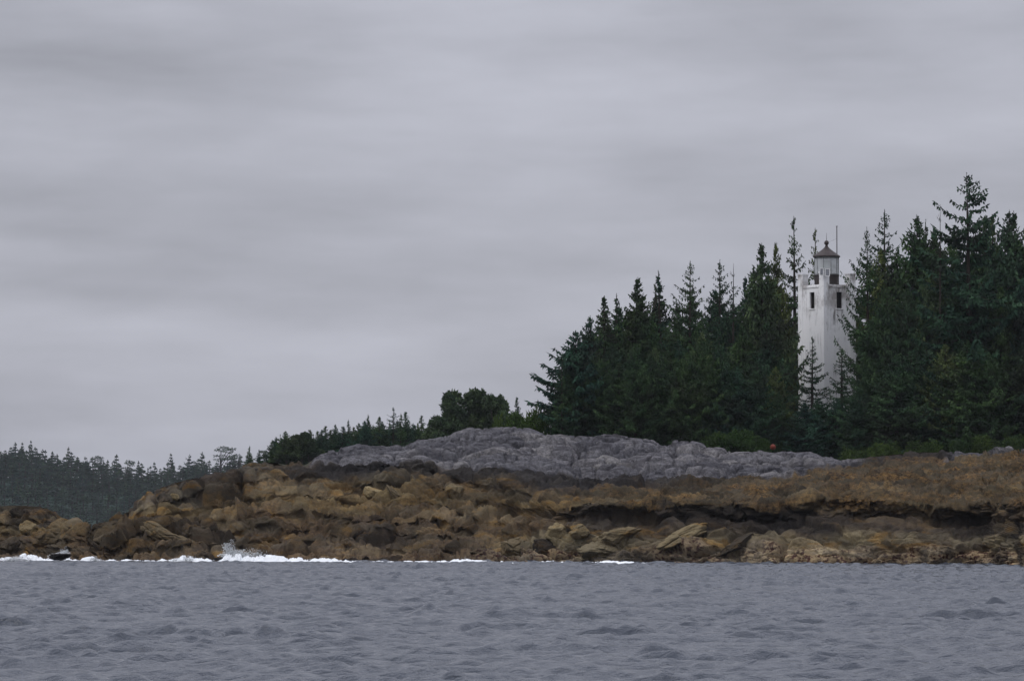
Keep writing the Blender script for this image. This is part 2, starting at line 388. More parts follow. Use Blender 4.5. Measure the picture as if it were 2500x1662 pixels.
def ridged(P_, k, o=4):
    r = 0; a = 1; t = 0
    for q in range(o): r = r + a * (1 - np.abs(2 * vnoise(P_ * 2 ** q + q * 9.1, k + q) - 1)); t += a; a *= 0.5
    return r / t
def terrace(x): f = x - np.floor(x); return np.where(f < 0.80, f / 0.80, (1 - f) / 0.20) ** 0.8
strat = Q[:, 2] * 0.95 - Q[:, 0] * 0.16 + Q[:, 1] * 0.10 + 0.7 * (fbm(flat * (0.22, 0.3, 0.4), 800, 3) - 0.5)
stB = Q[:, 2] * 0.85 + Q[:, 0] * 0.30 + Q[:, 1] * 0.12 + 0.5 * (fbm(flat * (0.3, 0.4, 0.6), 810, 3) - 0.5)
mS = smooth01(0.40, 0.60, fbm(flat * (0.12, 0.18, 0.3), 820, 3))
ter = (0.62 * (terrace(strat / 1.25) - 0.5) + 0.26 * (terrace(strat / 0.43 + 0.3) - 0.5)) * (0.35 + 0.65 * mS) + 0.30 * (1 - mS) * (terrace(stB / 0.8) - 0.5)
rdg = ridged(Q * (0.22, 0.30, 0.45), 830, 5)
crk = np.clip(1 - np.abs(ridged(Q * (0.45, 0.6, 0.9), 850, 3) - 0.74) / 0.035, 0, 1)
brk = 0.75 * (rdg - 0.55) + 1.35 * ter + (0.22 * dA_ + 0.62 * hA) * eA + (0.06 * dB_ + 0.26 * hB) * eB + (0.02 * dC_ + 0.08 * hC) * eC \
    - 0.34 * (1 - eA) - 0.20 * (1 - eB) - 0.07 * (1 - eC) - 0.20 * crk + 0.8 * (fbm(flat * (0.09, 0.12, 0.22), 700, 3) - 0.5) - 0.30
fA, gA, oA, qA = worley(Q * (0.24, 0.40, 0.50), 31); fB, gB, oB, qB = worley(Q * (0.65, 1.15, 1.3), 33)
crA = 1 - np.clip((gA - fA) / 0.10, 0, 1); crB = 1 - np.clip((gB - fB) / 0.14, 0, 1)
pil = 1.0 * (1 - np.clip(fA, 0, 1) ** 2) + 0.42 * (1 - np.clip(fB, 0, 1) ** 2) + 0.35 * (qA[:, 0] - 0.5) + 0.18 * (qB[:, 0] - 0.5) - 0.75 * crA - 0.45 * crB - 0.95 + 0.35 * (ridged(Q * (0.20, 0.3, 0.5), 860, 3) - 0.5) + 0.16 * (terrace(strat / 0.9) - 0.5)
lowc = smooth01(1300, 1450, pxg) * (1 - smooth01(11 + 110, 11 + 150, rg))
fine = fbm(flat * (1.6, 1.6, 2.6), 300, 5, 0.6) - 0.5
disp = brk * (1 - greyk) * (1 - 0.30 * weedz * smooth01(1100, 1500, pxg)) * (1 - 0.35 * lowc) + pil * greyk + fine * (0.24 * (1 - greyk) + 0.12 * greyk) + weedz * (0.45 * (fbm(flat * 3.1, 55, 4, 0.7) - 0.5) + 0.9 * (fbm(flat * (0.35, 0.5, 0.6), 56, 3) - 0.5))
crest = smooth01(NR - 40 - 30, NR - 40, rg) * (1 - smooth01(NR - 40, NR - 20, rg))
disp *= (1 - (0.45 * greyk + 0.80 * (1 - greyk)) * crest)
near_ = smooth01(NR - 40 - 150, NR - 40 - 10, rg) * (1 - smooth01(NR - 40, NR - 20, rg)) * (1 - smooth01(740, 800, pxg))
disp -= 0.12 * crest * (1 - greyk) + 0.35 * near_; disp = np.where(disp > 0, disp * (1 - 0.8 * near_), disp)
disp = disp - 0.05
nf2 = nf * (1, 1, 1); flatd = flat + nf2 * disp[:, None]
cellv = np.clip(0.5 + 0.12 * (olive if 'olive' in globals() else 0) + 0.42 * (rA[:, 1] - 0.5) + 0.34 * (rB[:, 1] - 0.5) * eB + 0.16 * (rC[:, 2] - 0.5), 0, 1)
cellv = cellv * (1 - greyk) + greyk * (0.53 + 0.28 * (qA[:, 1] - 0.5) + 0.16 * (qB[:, 1] - 0.5))
cellv = cellv * (1 - 0.35 * weedz) + 0.35 * weedz * 0.5
rocks = mesh_obj('rocky_shore', flatd, grid_faces(NR, NC), M_ROCK)
tag(rocks, kind='structure')
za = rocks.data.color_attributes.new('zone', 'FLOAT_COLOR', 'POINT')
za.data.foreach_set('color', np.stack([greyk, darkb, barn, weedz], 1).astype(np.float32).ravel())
ca = rocks.data.attributes.new('cellv', 'FLOAT', 'POINT'); ca.data.foreach_set('value', cellv.astype(np.float32))
cellk = np.clip(0.62 * rA[:, 2] + 0.38 * rB[:, 2] + 0.5 * (fbm(flat * 0.8, 611, 3) - 0.5), 0, 1)
tide = np.clip((rg - 11) / 300.0, 0, 1.1); hz_ = fbm(flat * (0.10, 0.14, 0.25), 910, 3) - 0.5
for nm_, va_ in (('tide', np.clip(tide + 0.35 * hz_, 0, 1.1)), ('olive', olive * (0.55 + 0.45 * smooth01(0.35, 0.6, fbm(flat * 0.4, 920, 3))))):
    q_ = rocks.data.attributes.new(nm_, 'FLOAT', 'POINT'); q_.data.foreach_set('value', va_.astype(np.float32))
ck = rocks.data.attributes.new('cellk', 'FLOAT', 'POINT'); ck.data.foreach_set('value', cellk.astype(np.float32))

# forest ground behind the crest
def gz(px, Y):
    (D, YD) = lines_at(np.asarray(px, float))[5]
    zc = at(px, D, YD)[2]
    zc = np.minimum(zc, 8.9 + 0 * zc)
    t = np.clip((Y - YD) / 100.0, 0, 1)
    top = np.minimum((zc - 0.35) * (1 - t) + 8.0 * t, 9.0)
    fall = smooth01(640, 430, np.asarray(px, float) * 1.0)
    return top * (1 - fall * t * 0.999) - 3 * fall * t - 0.25 * fall
gp = np.linspace(420, 3020, 240); gr = []
for t in np.linspace(0, 1, 60):
    YDg = lines_at(gp)[5][1]; Yg = YDg + 4 + (560 - YDg) * t ** 1.5
    gr.append(np.stack([(gp - 1250) / F * Yg, Yg, gz(gp, Yg) + 0.5 * (fbm(np.stack([(gp - 1250) / F * Yg, Yg, 0 * gp], 1) * 0.5, 8, 3) - 0.5)], 1))
g = np.array(gr).reshape(-1, 3)
tag(mesh_obj('forest_ground', g, grid_faces(60, 240), M_SOIL), kind='structure')

# ------------------------------------------------------------------ sea
m = Mat('sea_water', 0.12, 0.5); m.b.inputs['IOR'].default_value = 1.333
m.color(m.mix(m.noise(m.pos(), 0.05, 3), (0.034, 0.042, 0.057), (0.042, 0.050, 0.065)))
b1 = m.bump(m.noise(m.pos((1, 1.6, 1)), 2.2, 4, 0.6, 0.5), 0.14, 0.8); m.bump(m.noise(m.pos((1, 1.8, 1), (5, 3, 1)), 8, 3, 0.6), 0.03, 0.8, b1)
M_SEA = m.m
rs = np.random.RandomState(4)
nc, nr = 1080, 1250
ang = np.linspace(-R(14), R(14), nc); dist = 44 * (285 / 44.0) ** (np.linspace(0, 1, nr))
DX = (np.tan(ang)[None, :] * dist[:, None]).astype(np.float32); DY = np.repeat(dist[:, None], nc, 1).astype(np.float32)
def swell(X, Y):
    Z = np.zeros_like(X); GX = np.zeros_like(X); GY = np.zeros_like(X)
    nw = 170; rr = np.random.RandomState(11)
    for i in range(nw):
        lam = 0.40 * (11 / 0.40) ** rr.rand()
        th = R(-100) + rr.randn() * R(34)
        k = 2 * math.pi / lam
        amp = 0.0080 * lam ** 0.62 * np.exp(-(lam / 4.5) ** 2) * (0.6 + 0.8 * rr.rand())
        kx, ky = k * math.cos(th), k * math.sin(th); ph = rr.rand() * 6.283
        a = kx * X + ky * Y + ph
        s, c = np.sin(a), np.cos(a)
        Z += amp * c; GX -= 0.6 * amp * math.cos(th) * s; GY -= 0.6 * amp * math.sin(th) * s
    return Z, GX, GY
WZ, GX, GY = swell(DX, DY)
gust = 0.60 + 0.5 * fbm(np.stack([DX.ravel() * 0.05, DY.ravel() * 0.03, 0 * DX.ravel()], 1), 400, 2).reshape(DX.shape)
gust += 0.25 * smooth01(0.42, 0.8, fbm(np.stack([DX.ravel() * 0.35, DY.ravel() * 0.22, 0 * DX.ravel()], 1), 420, 2)).reshape(DX.shape)
e1 = smooth01(0, 0.03, np.linspace(0, 1, nc)) * smooth01(1, 0.97, np.linspace(0, 1, nc))
e2 = smooth01(0, 0.02, np.linspace(0, 1, nr)) * smooth01(1, 0.99, np.linspace(0, 1, nr))
ed = e2[:, None] * e1[None, :]
Vw = np.stack([DX + GX * gust * ed, DY + GY * gust * ed, (WZ * gust) * ed - 0.7 * (1 - ed)], -1).reshape(-1, 3)
tag(mesh_obj('sea', Vw, grid_faces(nr, nc), M_SEA), kind='structure')
S = 3000
V = np.array([(-S, -S, -0.7), (S, -S, -0.7), (S, S, -0.7), (-S, S, -0.7)], float)
tag(mesh_obj('distant_sea', V, np.array([[0, 1, 2, 3]]), M_SEA), kind='structure')

# ------------------------------------------------------------------ far hill
hp = np.linspace(-345, 1500, 180)
ridge = line([(-345, 1300), (-300, 1200), (-100, 1158), (0, 1162), (100, 1172), (200, 1188), (340, 1206), (420, 1196), (520, 1190), (700, 1180), (1500, 1180)])
hr = []
for t in np.linspace(0, 1, 60):
    Yh = 1380 + 500 * t; zr = at(hp, ridge(hp), 1580.0)[2]
    prof = smooth01(-0.02, 0.42, t) * (1 - 0.6 * smooth01(0.5, 1, t))
    hr.append(np.stack([(hp - 1250) / F * Yh, Yh + 0 * hp, -2 + (zr + 2) * prof], 1))
H = np.array(hr).reshape(-1, 3); H[:, 2] += 2.0 * (fbm(H * (0.03, 0.03, 0), 61, 3) - 0.5)
tag(mesh_obj('hill', H, grid_faces(60, 180), M_HILL), kind='structure')
def hill_z(px, Y):
    t = (Y - 1380) / 500.0; zr = at(px, ridge(px), 1580.0)[2]
    return float(-2 + (zr + 2) * smooth01(-0.02, 0.42, t) * (1 - 0.6 * smooth01(0.5, 1, t)))

# ------------------------------------------------------------------ lighthouse
m = Mat('weathered_white_paint', 0.8, 0.2)
streak = m.noise(m.pos((2.2, 2.2, 0.28), src=m.tc.outputs['Object']), 1.6, 6, 0.68, 0.6)
blot = m.noise(m.pos((1, 1, 0.7), (3.4, 1.2, 5.5), src=m.tc.outputs['Object']), 0.55, 5, 0.65)
spk = m.noise(m.pos(src=m.tc.outputs['Object']), 9, 4, 0.7)
g_ = m.math('MULTIPLY', m.ramp(streak, [(0.50, 0.0), (0.68, 0.85)]), m.ramp(blot, [(0.44, 0.0), (0.60, 1.0)]), True)
sepn = m.N.new('ShaderNodeSeparateXYZ'); m.L.new(m.tc.outputs['Object'], sepn.inputs[0])
east = m.math('MULTIPLY', m.math('ADD', sepn.outputs[0], 1.4), 0.45, True)     # the weather side (local +x wall) is dirtier
g_ = m.math('MULTIPLY', g_, m.math('ADD', m.math('MULTIPLY', east, 1.3), 0.08), True)
c = m.mix(g_, m.mix(spk, (0.78, 0.78, 0.785), (0.88, 0.88, 0.87)), (0.16, 0.155, 0.15))
tz = m.N.new('ShaderNodeMapRange'); m.L.new(sepn.outputs[2], tz.inputs[0]); tz.inputs[1].default_value = 12.6; tz.inputs[2].default_value = 14.6
c = m.mix(m.math('MULTIPLY', tz.outputs[0], m.ramp(blot, [(0.50, 0.0), (0.66, 0.75)])), c, (0.15, 0.12, 0.10))
m.color(c); m.bump(spk, 0.02, 0.4); M_WHITE = m.m
M_DARKIN = simple('dark_interior', (0.012, 0.011, 0.011), 0.9, 0.1).m
M_RUST = simple('rusty_red_roof', (0.030, 0.020, 0.018), 0.6, 0.4, 0.45, 3).m
M_IRON = simple('black_rusty_iron', (0.030, 0.022, 0.020), 0.6, 0.4).m
M_MUL = simple('grey_green_lantern_metal', (0.17, 0.18, 0.18), 0.6, 0.4).m
M_PANEL = simple('pale_panel_face', (0.20, 0.21, 0.23), 0.3, 0.5).m
M_FRAME = simple('white_metal', (0.75, 0.75, 0.75), 0.5, 0.4).m
m = Mat('lantern_glass', 0.08, 0.5); m.color((0.64, 0.66, 0.66)); m.b.inputs['Transmission Weight'].default_value = 0.55; m.b.inputs['IOR'].default_value = 1.05
M_GLASS = m.m
m = Mat('lens_glass', 0.15, 0.8); m.color((0.75, 0.82, 0.80)); M_LENS = m.m
YL = 310.0; K = YL / F            # metres per photo pixel there
bx, _, _ = at(2011, 700, YL); zb = float(gz(2018, YL)) - 0.2
def zpx(py, Y=YL): return float(at(0, py, Y)[2])
side = 3.5; th = math.atan2(63, 78)
# local frame: near corner at the origin; +x runs along the right-hand wall, +y along the left-hand wall
lh = empty('lighthouse', (0, 0, 0)); tag(lh, 'weathered white square concrete lighthouse with rusty red lantern roof, rising above the spruces', 'lighthouse')
lh.location = (float(bx), YL, zb)
# right wall goes to (+x, +depth): direction angle from +X ; left wall perpendicular
aR = math.acos(78 * K / side); lh.rotation_euler = (0, 0, aR - math.atan(761 / F))     # the line of sight comes in at an angle
zz = lambda py: zpx(py) - zb
top_par, top_mer, str_c = zz(693), zz(667), zz(700)
pw = 0.62; T = 0.28
wl = MB()
win_z0, win_z1 = zz(751), zz(711)
def wall(mb, along, x0, x1, wins, z1):
    """a wall between the pilasters, 0.06 back from their faces, with openings"""
    def bxx(a0, a1, z0, z1_):
        if along == 'x': mb.box(a0, a1, 0.03, 0.03 + T, z0, z1_)
        elif along == 'y': mb.box(0.03, 0.03 + T, a0, a1, z0, z1_)
        elif along == 'X': mb.box(a0, a1, side - 0.03 - T, side - 0.03, z0, z1_)
        else: mb.box(side - 0.03 - T, side - 0.03, a0, a1, z0, z1_)
    if wins:
        a, b = wins; bxx(x0, a, 0, z1); bxx(b, x1, 0, z1); bxx(a, b, 0, win_z0); bxx(a, b, win_z1, z1)
    else: bxx(x0, x1, 0, z1)
cR = math.cos(aR); sR = math.sin(aR)
wr = ((2043 - 2011) * K / cR, (2057.5 - 2011) * K / cR)
wleft = ((2011 - 1987.5) * K / sR, (2011 - 1976) * K / sR)
wall(wl, 'x', pw, side - pw, wr, top_par); wall(wl, 'y', pw, side - pw, wleft, top_par)
wall(wl, 'X', pw, side - pw, None, top_par); wall(wl, 'Y', pw, side - pw, None, top_par)
wl.build('wall', M_WHITE, lh)
for (x, y) in ((0, 0), (side - pw, 0), (0, side - pw), (side - pw, side - pw)):
    hgt = top_mer + (0.06 if (x, y) == (0, 0) else 0)
    MB().box(x, x + pw, y, y + pw, 0, hgt).box(x - 0.04, x + pw + 0.04, y - 0.04, y + pw + 0.04, hgt, hgt + 0.10).build('corner_pilaster', M_WHITE, lh)
for a in 'xyXY':
    z0, z1 = str_c, str_c + 0.14; cp = MB()
    if a == 'x': cp.box(pw + 0.045, side - pw - 0.045, -0.02, 0.027, z0, z1)
    if a == 'y': cp.box(-0.02, 0.027, pw + 0.045, side - pw - 0.045, z0, z1)
    if a == 'X': cp.box(pw + 0.045, side - pw - 0.045, side - 0.027, side + 0.02, z0, z1)
    if a == 'Y': cp.box(side - 0.027, side + 0.02, pw + 0.045, side - pw - 0.045, z0, z1)
    cp.build('cornice', M_WHITE, lh)
MB().box(0.36, side - 0.36, 0.36, side - 0.36, top_par - 0.75, top_par - 0.55).build('gallery_floor', M_WHITE, lh)
for a, (u0, u1) in (('x', wr), ('y', wleft)):
    if a == 'x':
        wd = MB().box(u0, u1, 0.24, 0.30, win_z0, win_z1).build('window', M_DARKIN, lh)
        MB().box(u0 + 0.003, u0 + 0.05, 0.17, 0.23, win_z0, win_z1).box(u1 - 0.05, u1 - 0.003, 0.17, 0.23, win_z0, win_z1).build('window_frame', M_IRON, wd)
        MB().box(u0 - 0.06, u1 + 0.06, -0.03, 0.027, win_z0 - 0.10, win_z0 - 0.003).build('window_sill', M_WHITE, wd)
    else:
        wd = MB().box(0.24, 0.30, u0, u1, win_z0, win_z1).build('window', M_DARKIN, lh)
        MB().box(0.17, 0.23, u0 + 0.003, u0 + 0.05, win_z0, win_z1).box(0.17, 0.23, u1 - 0.05, u1 - 0.003, win_z0, win_z1).build('window_frame', M_IRON, wd)
        MB().box(-0.03, 0.027, u0 - 0.06, u1 + 0.06, win_z0 - 0.10, win_z0 - 0.003).build('window_sill', M_WHITE, wd)
# lantern: polygonal, centred on the tower
cc = side / 2; lr = 30.5 * K
lz0, lz1 = zz(669), zz(622)
NS = 10
MB().lathe([(lr * 0.99, top_par - 0.56), (lr * 0.99, lz0), (lr * 1.04, lz0), (lr * 1.04, lz0 + 0.07)], NS, (cc, cc)).build('lantern_base', M_IRON, lh)
lg = MB(); 
for i in range(NS):
    a0, a1 = 2 * math.pi * i / NS, 2 * math.pi * (i + 1) / NS; q = lr * 0.96
    lg.add([(cc + q * math.cos(a0), cc + q * math.sin(a0), lz0 + 0.07), (cc + q * math.cos(a1), cc + q * math.sin(a1), lz0 + 0.07),
            (cc + q * math.cos(a1), cc + q * math.sin(a1), lz1), (cc + q * math.cos(a0), cc + q * math.sin(a0), lz1)], [(0, 1, 2, 3)])
lgo = lg.build('lantern_glazing', M_GLASS, lh)
mu = MB()
for i in range(NS):
    a0 = 2 * math.pi * i / NS; q = lr * 0.98
    mu.tube((cc + q * math.cos(a0), cc + q * math.sin(a0), lz0 + 0.07), (cc + q * math.cos(a0), cc + q * math.sin(a0), lz1), 0.024, n=6)
for zr_ in (lz0 + 0.14, lz1 - 0.05):
    for i in range(NS):
        a0, a1 = 2 * math.pi * i / NS, 2 * math.pi * (i + 1) / NS; q = lr * 0.98; hh = 0.025 if zr_ != lz1 - 0.05 else 0.06
        mu.tube((cc + q * math.cos(a0), cc + q * math.sin(a0), zr_), (cc + q * math.cos(a1), cc + q * math.sin(a1), zr_), hh, n=6)
mu.build('glazing_bars', M_MUL, lgo)
MB().lathe([(0.12, lz0 - 0.3), (0.12, lz0 + 0.35), (0.34, lz0 + 0.42), (0.42, lz0 + 0.75), (0.42, lz0 + 1.05), (0.30, lz0 + 1.3), (0.05, lz0 + 1.36)], 20, (cc, cc)).build('lens', M_LENS, lh, True)
re = 33.5 * K
rf = MB().lathe([(re * 0.9, lz1 - 0.02), (re, lz1 - 0.03), (re * 1.01, lz1 + 0.05), (re * 0.80, lz1 + 0.24), (re * 0.52, lz1 + 0.46), (re * 0.26, lz1 + 0.70), (re * 0.13, lz1 + 0.86)], NS * 2, (cc, cc)).build('roof', M_RUST, lh)
zb2 = lz1 + 0.86
MB().lathe([(re * 0.13, zb2 + 0.002), (0.11, zb2 + 0.10), (0.10, zb2 + 0.16), (0.17, zb2 + 0.22), (0.205, zb2 + 0.32), (0.19, zb2 + 0.43), (0.12, zb2 + 0.52), (0.03, zb2 + 0.56)], 20, (cc, cc)).build('ventilator_ball', M_RUST, rf, True)
MB().tube((cc, cc, zb2 + 0.55), (cc, cc, zz(563)), 0.022, 0.008).build('lightning_rod', M_IRON, rf)
# mast: right of the roof peak
ux = (2043.5 - 2018) * K
mx_, my_ = cc + ux * math.cos(-aR), cc + ux * math.sin(-aR)
MB().tube((mx_, my_, lz1 - 0.2), (mx_, my_, zz(548)), 0.042, 0.036).box(mx_ - .05, mx_ + .05, my_ - .05, my_ + .05, zz(548), zz(548) + 0.06).build('antenna_mast', M_IRON, lh)
MB().tube((cc, cc, zb2 + 0.30), (mx_, my_, zz(577)), 0.008, n=4).build('stay_wire', M_IRON, lh)
for (pa, pb, pt, ptt) in ((2001, 2010.5, 655, 673), (2014, 2025.5, 656, 674.5)):
    # small framed panels fixed to the head of the near corner pilaster, facing the camera
    xa, xb = (pa - 2011) * K, (pb - 2011) * K
    pe = bpy.data.objects.new('corner_panel', None)
    me = MB(); zt, zt0 = zz(pt), zz(ptt); fr = 0.05
    fl = MB().box(xa + fr, xb - fr, -0.03, 0.01, zt0 + fr, zt - fr)
    fo = fl.build('solar_panel', M_PANEL, lh)
    f2 = MB().box(xa, xa + fr, -0.05, 0.02, zt0, zt).box(xb - fr, xb, -0.05, 0.02, zt0, zt).box(xa + fr, xb - fr, -0.05, 0.02, zt0, zt0 + fr).box(xa + fr, xb - fr, -0.05, 0.02, zt - fr, zt).build('panel_frame', M_FRAME, fo)
    fo.rotation_euler = (0, 0, -aR)
    fo.location = (-0.10 * math.sin(aR) - 0.02, -0.10 * math.cos(aR) - 0.05, 0)

# low white building in the trees right of the tower
YB = 318.0
bxx, _, _ = at(2095, 0, YB)
gb = float(gz(2120, YB)) - 0.3; kb = YB / F
wb = empty('outbuilding', (float(bxx), YB, gb)); tag(wb, 'low white building almost hidden in the trees just right of the lighthouse foot', 'building')
Wd, Hd = 75 * kb, zpx(1002, YB) - gb
mb = MB(); x0, x1 = 1.05, 1.75
mb.box(0, x0, 0, 3.2, 0, Hd).box(x1, Wd, 0, 3.2, 0, Hd).box(x0, x1, 0, 3.2, 0, 1.0).box(x0, x1, 0, 3.2, 1.9, Hd).build('wall', M_WHITE, wb)
MB().box(x0 + .003, x1 - .003, -0.02, 0.04, 1.003, 1.897).build('window', M_DARKIN, wb)
MB().add([(-.2, -.25, Hd + .003), (Wd + .2, -.25, Hd + .003), (Wd + .2, 3.45, Hd + .003), (-.2, 3.45, Hd + .003), (-.2, 1.6, Hd + .8), (Wd + .2, 1.6, Hd + .8)],
         [(0, 3, 2, 1), (0, 1, 5, 4), (2, 3, 4, 5), (1, 2, 5), (3, 0, 4)]).build('roof', M_RUST, wb)

# red float on the rocks
xf, _, zf = at(1887, 1091, 288.0)
fb = MB().lathe([(0.02, -0.23)] + [(0.23 * math.cos(a), 0.23 * math.sin(a)) for a in np.linspace(-1.35, 1.35, 14)] + [(0.05, 0.23)], 24)
M_FLOAT = simple('red_orange_plastic', (0.14, 0.028, 0.016), 0.8, 0.4, 0.15).m
ft = fb.build('mooring_float', M_FLOAT, None, True); ft.location = (float(xf), 288.0, float(zf))
tag(ft, 'round red-orange float lying among the rocks at the foot of the dark trees', 'float')
e_ = MB().tube((0, 0, 0.22), (0, 0, 0.29), 0.05, 0.05).build('eyelet', M_IRON, ft)

# ------------------------------------------------------------------ trees
def leaves(base, d, length, width, droop):
    """narrow leaf-clump quads: base (n,3), direction d (n,3)"""
    n = len(base); up = np.array([0, 0, 1.0]); sd = np.cross(d, up); sd /= np.linalg.norm(sd, axis=1, keepdims=True) + 1e-6
    return base, d, sd
def conifer(H, Rb, seed, nbr=380, ang_top=35, ang_bot=-12, curl=0.18, step=0.22, shape=1.0, low=0.05, irregular=0.25,
            leaf=(0.30, 0.10), cone=0.6, whorl=0.5, gaps=0.0, sparse_top=0.0, flat=0.0):
    r = np.random.RandomState(seed); B = []; D = []; Ls = []; Wd = []
    TV = []; TF = []
    def seg(p, q, r0, r1, n=5):
        p, q = np.array(p, float), np.array(q, float); d = q - p; d /= np.linalg.norm(d) + 1e-9
        a = np.cross(d, (0.3, 0.2, 1) if abs(d[2]) < .9 else (1, 0, 0)); a /= np.linalg.norm(a); b = np.cross(d, a); o = len(TV)
        for c_, rr in ((p, r0), (q, r1)):
            for i in range(n):
                t = 6.2832 * i / n; TV.append(c_ + rr * (a * math.cos(t) + b * math.sin(t)))
        for i in range(n): TF.append((o + i, o + (i + 1) % n, o + n + (i + 1) % n, o + n + i))
    leaf0 = leaf
    lean = r.randn(2) * 0.008 * H; tr = lambda t: np.array([lean[0] * t * t, lean[1] * t * t, H * t])
    tt = np.linspace(0, 1, 13)
    for i in range(12): seg(tr(tt[i]), tr(tt[i + 1]), 0.017 * H * (1 - tt[i]) ** 0.9 + 0.012, 0.017 * H * (1 - tt[i + 1]) ** 0.9 + 0.010, 8)
    gapz = r.rand(8); sect = 0.75 + 0.5 * r.rand(9)
    z = low * H
    hs = []
    while z < H * 0.985:
        k = r.randint(4, 7); jit = whorl * 0.12
        for _ in range(k): hs.append(z + r.randn() * jit)
        z += (0.34 + 0.22 * (1 - z / H)) * whorl * 2 * (0.8 + 0.4 * r.rand()) * (380.0 / nbr)
    for z in hs:
        t = min(max(z / H, 0), 0.985)
        if gaps and np.any(np.abs(gapz - t) < gaps * 0.03): continue
        env = Rb * (min(1, (1 - t) / cone) ** shape) * (1 - 0.25 * max(0, 0.25 - t) / 0.25) + 0.03
        ls_ = 0.40 + 0.60 * min(1, (1 - t) / 0.28)
        a = r.rand() * 6.2832
        Lb = env * (1 - irregular + 1.5 * irregular * r.rand()) * (sect[int(a / 6.2832 * 8)])
        if r.rand() < 0.05: Lb *= 1.35
        if sparse_top and t > 1 - sparse_top and r.rand() < 0.5: Lb *= 0.5
        e = R(ang_bot + (ang_top - ang_bot) * t ** 1.3 + r.randn() * 7)
        c0 = tr(t); ca, sa = math.cos(a), math.sin(a)
        n = max(2, int(Lb / step)); ts = (np.arange(n) + 0.6) / n
        rad = Lb * ts * math.cos(e); hz = Lb * (math.sin(e) * ts + curl * ts ** 2 - 0.08 * np.sin(ts * 3.1))
        pts = np.stack([c0[0] + rad * ca, c0[1] + rad * sa, c0[2] + hz], 1)
        bt = np.linspace(0, 1, 4)
        bp = [c0 + np.array([Lb * u * math.cos(e) * ca, Lb * u * math.cos(e) * sa, Lb * (math.sin(e) * u + curl * u * u - 0.08 * math.sin(u * 3.1))]) for u in bt]
        for i in range(3): seg(bp[i], bp[i + 1], 0.035 * (1 - bt[i]) * (Lb / 3) ** .5 + 0.008, 0.035 * (1 - bt[i + 1]) * (Lb / 3) ** .5 + 0.006, 3)
        tang = np.array([ca * math.cos(e), sa * math.cos(e), math.sin(e) + curl]); per = np.array([-sa, ca, 0])
        wl_ = (0.55 * Lb * 0.42 * (1 - ts) ** 0.7 + leaf[0] * 0.6) * ls_; leaf_ = leaf; leaf = (leaf0[0] * ls_, leaf0[1] * (0.6 + 0.4 * ls_))
        for sgn in (-1, 1):
            B.append(pts + r.randn(n, 3) * 0.03); D.append(tang * 0.55 + per * sgn * (0.75 + 0.2 * r.rand()) + np.stack([0 * ts, 0 * ts, -0.25 + 0.2 * r.randn(n)], 1)); Ls.append(wl_ * (0.7 + 0.6 * r.rand(n))); Wd.append(np.full(n, leaf[1] * 1.25))
            q = pts + per * sgn * wl_[:, None] * 0.45 + r.randn(n, 3) * 0.05
            B.append(q); D.append(tang * 0.5 + per * sgn * 0.3 + np.stack([0 * ts, 0 * ts, -0.9 - 0.3 * r.rand(n)], 1)); Ls.append(leaf[0] * (0.6 + 0.7 * r.rand(n))); Wd.append(np.full(n, leaf[1] * 1.2))
        B.append(pts + r.randn(n, 3) * 0.04); D.append(np.stack([ca * 0.3 + r.randn(n) * 0.3, sa * 0.3 + r.randn(n) * 0.3, -1 + 0 * ts], 1)); Ls.append(leaf[0] * (0.6 + 0.8 * r.rand(n))); Wd.append(np.full(n, leaf[1] * 1.5))
        B.append(pts); D.append(np.repeat((tang + (0, 0, 0.15))[None], n, 0) + r.randn(n, 3) * 0.25); Ls.append(leaf[0] * (0.9 + 0.6 * r.rand(n))); Wd.append(np.full(n, leaf[1]))
    # leader
    n = 8; ts = np.linspace(0.95, 0.995, n); leaf = leaf0
    for _ in range(2):
        B.append(np.array([tr(t) for t in ts])); D.append(np.stack([r.randn(n) * 0.7, r.randn(n) * 0.7, 0.7 + 0 * ts], 1)); Ls.append(0.06 + 0.45 * (1 - ts) / 0.05 * leaf[0]); Wd.append(np.full(n, leaf[1] * 0.8))
    return pack(B, D, Ls, Wd, r), (np.array(TV), TF)
def pack(B, D, Ls, Wd, r):
    B = np.concatenate(B); D = np.concatenate(D); Ls = np.concatenate(Ls); Wd = np.concatenate(Wd)
    D = D / (np.linalg.norm(D, axis=1, keepdims=True) + 1e-9)
    s = np.cross(D, r.randn(len(D), 3)); s /= np.linalg.norm(s, axis=1, keepdims=True) + 1e-9
    p0 = B; p2 = B + D * Ls[:, None]; mid = B + D * (Ls * 0.45)[:, None]
    V = np.stack([p0, mid + s * Wd[:, None] * 0.5, p2, mid - s * Wd[:, None] * 0.5], 1).reshape(-1, 3)
    return V, np.arange(len(V)).reshape(-1, 4)
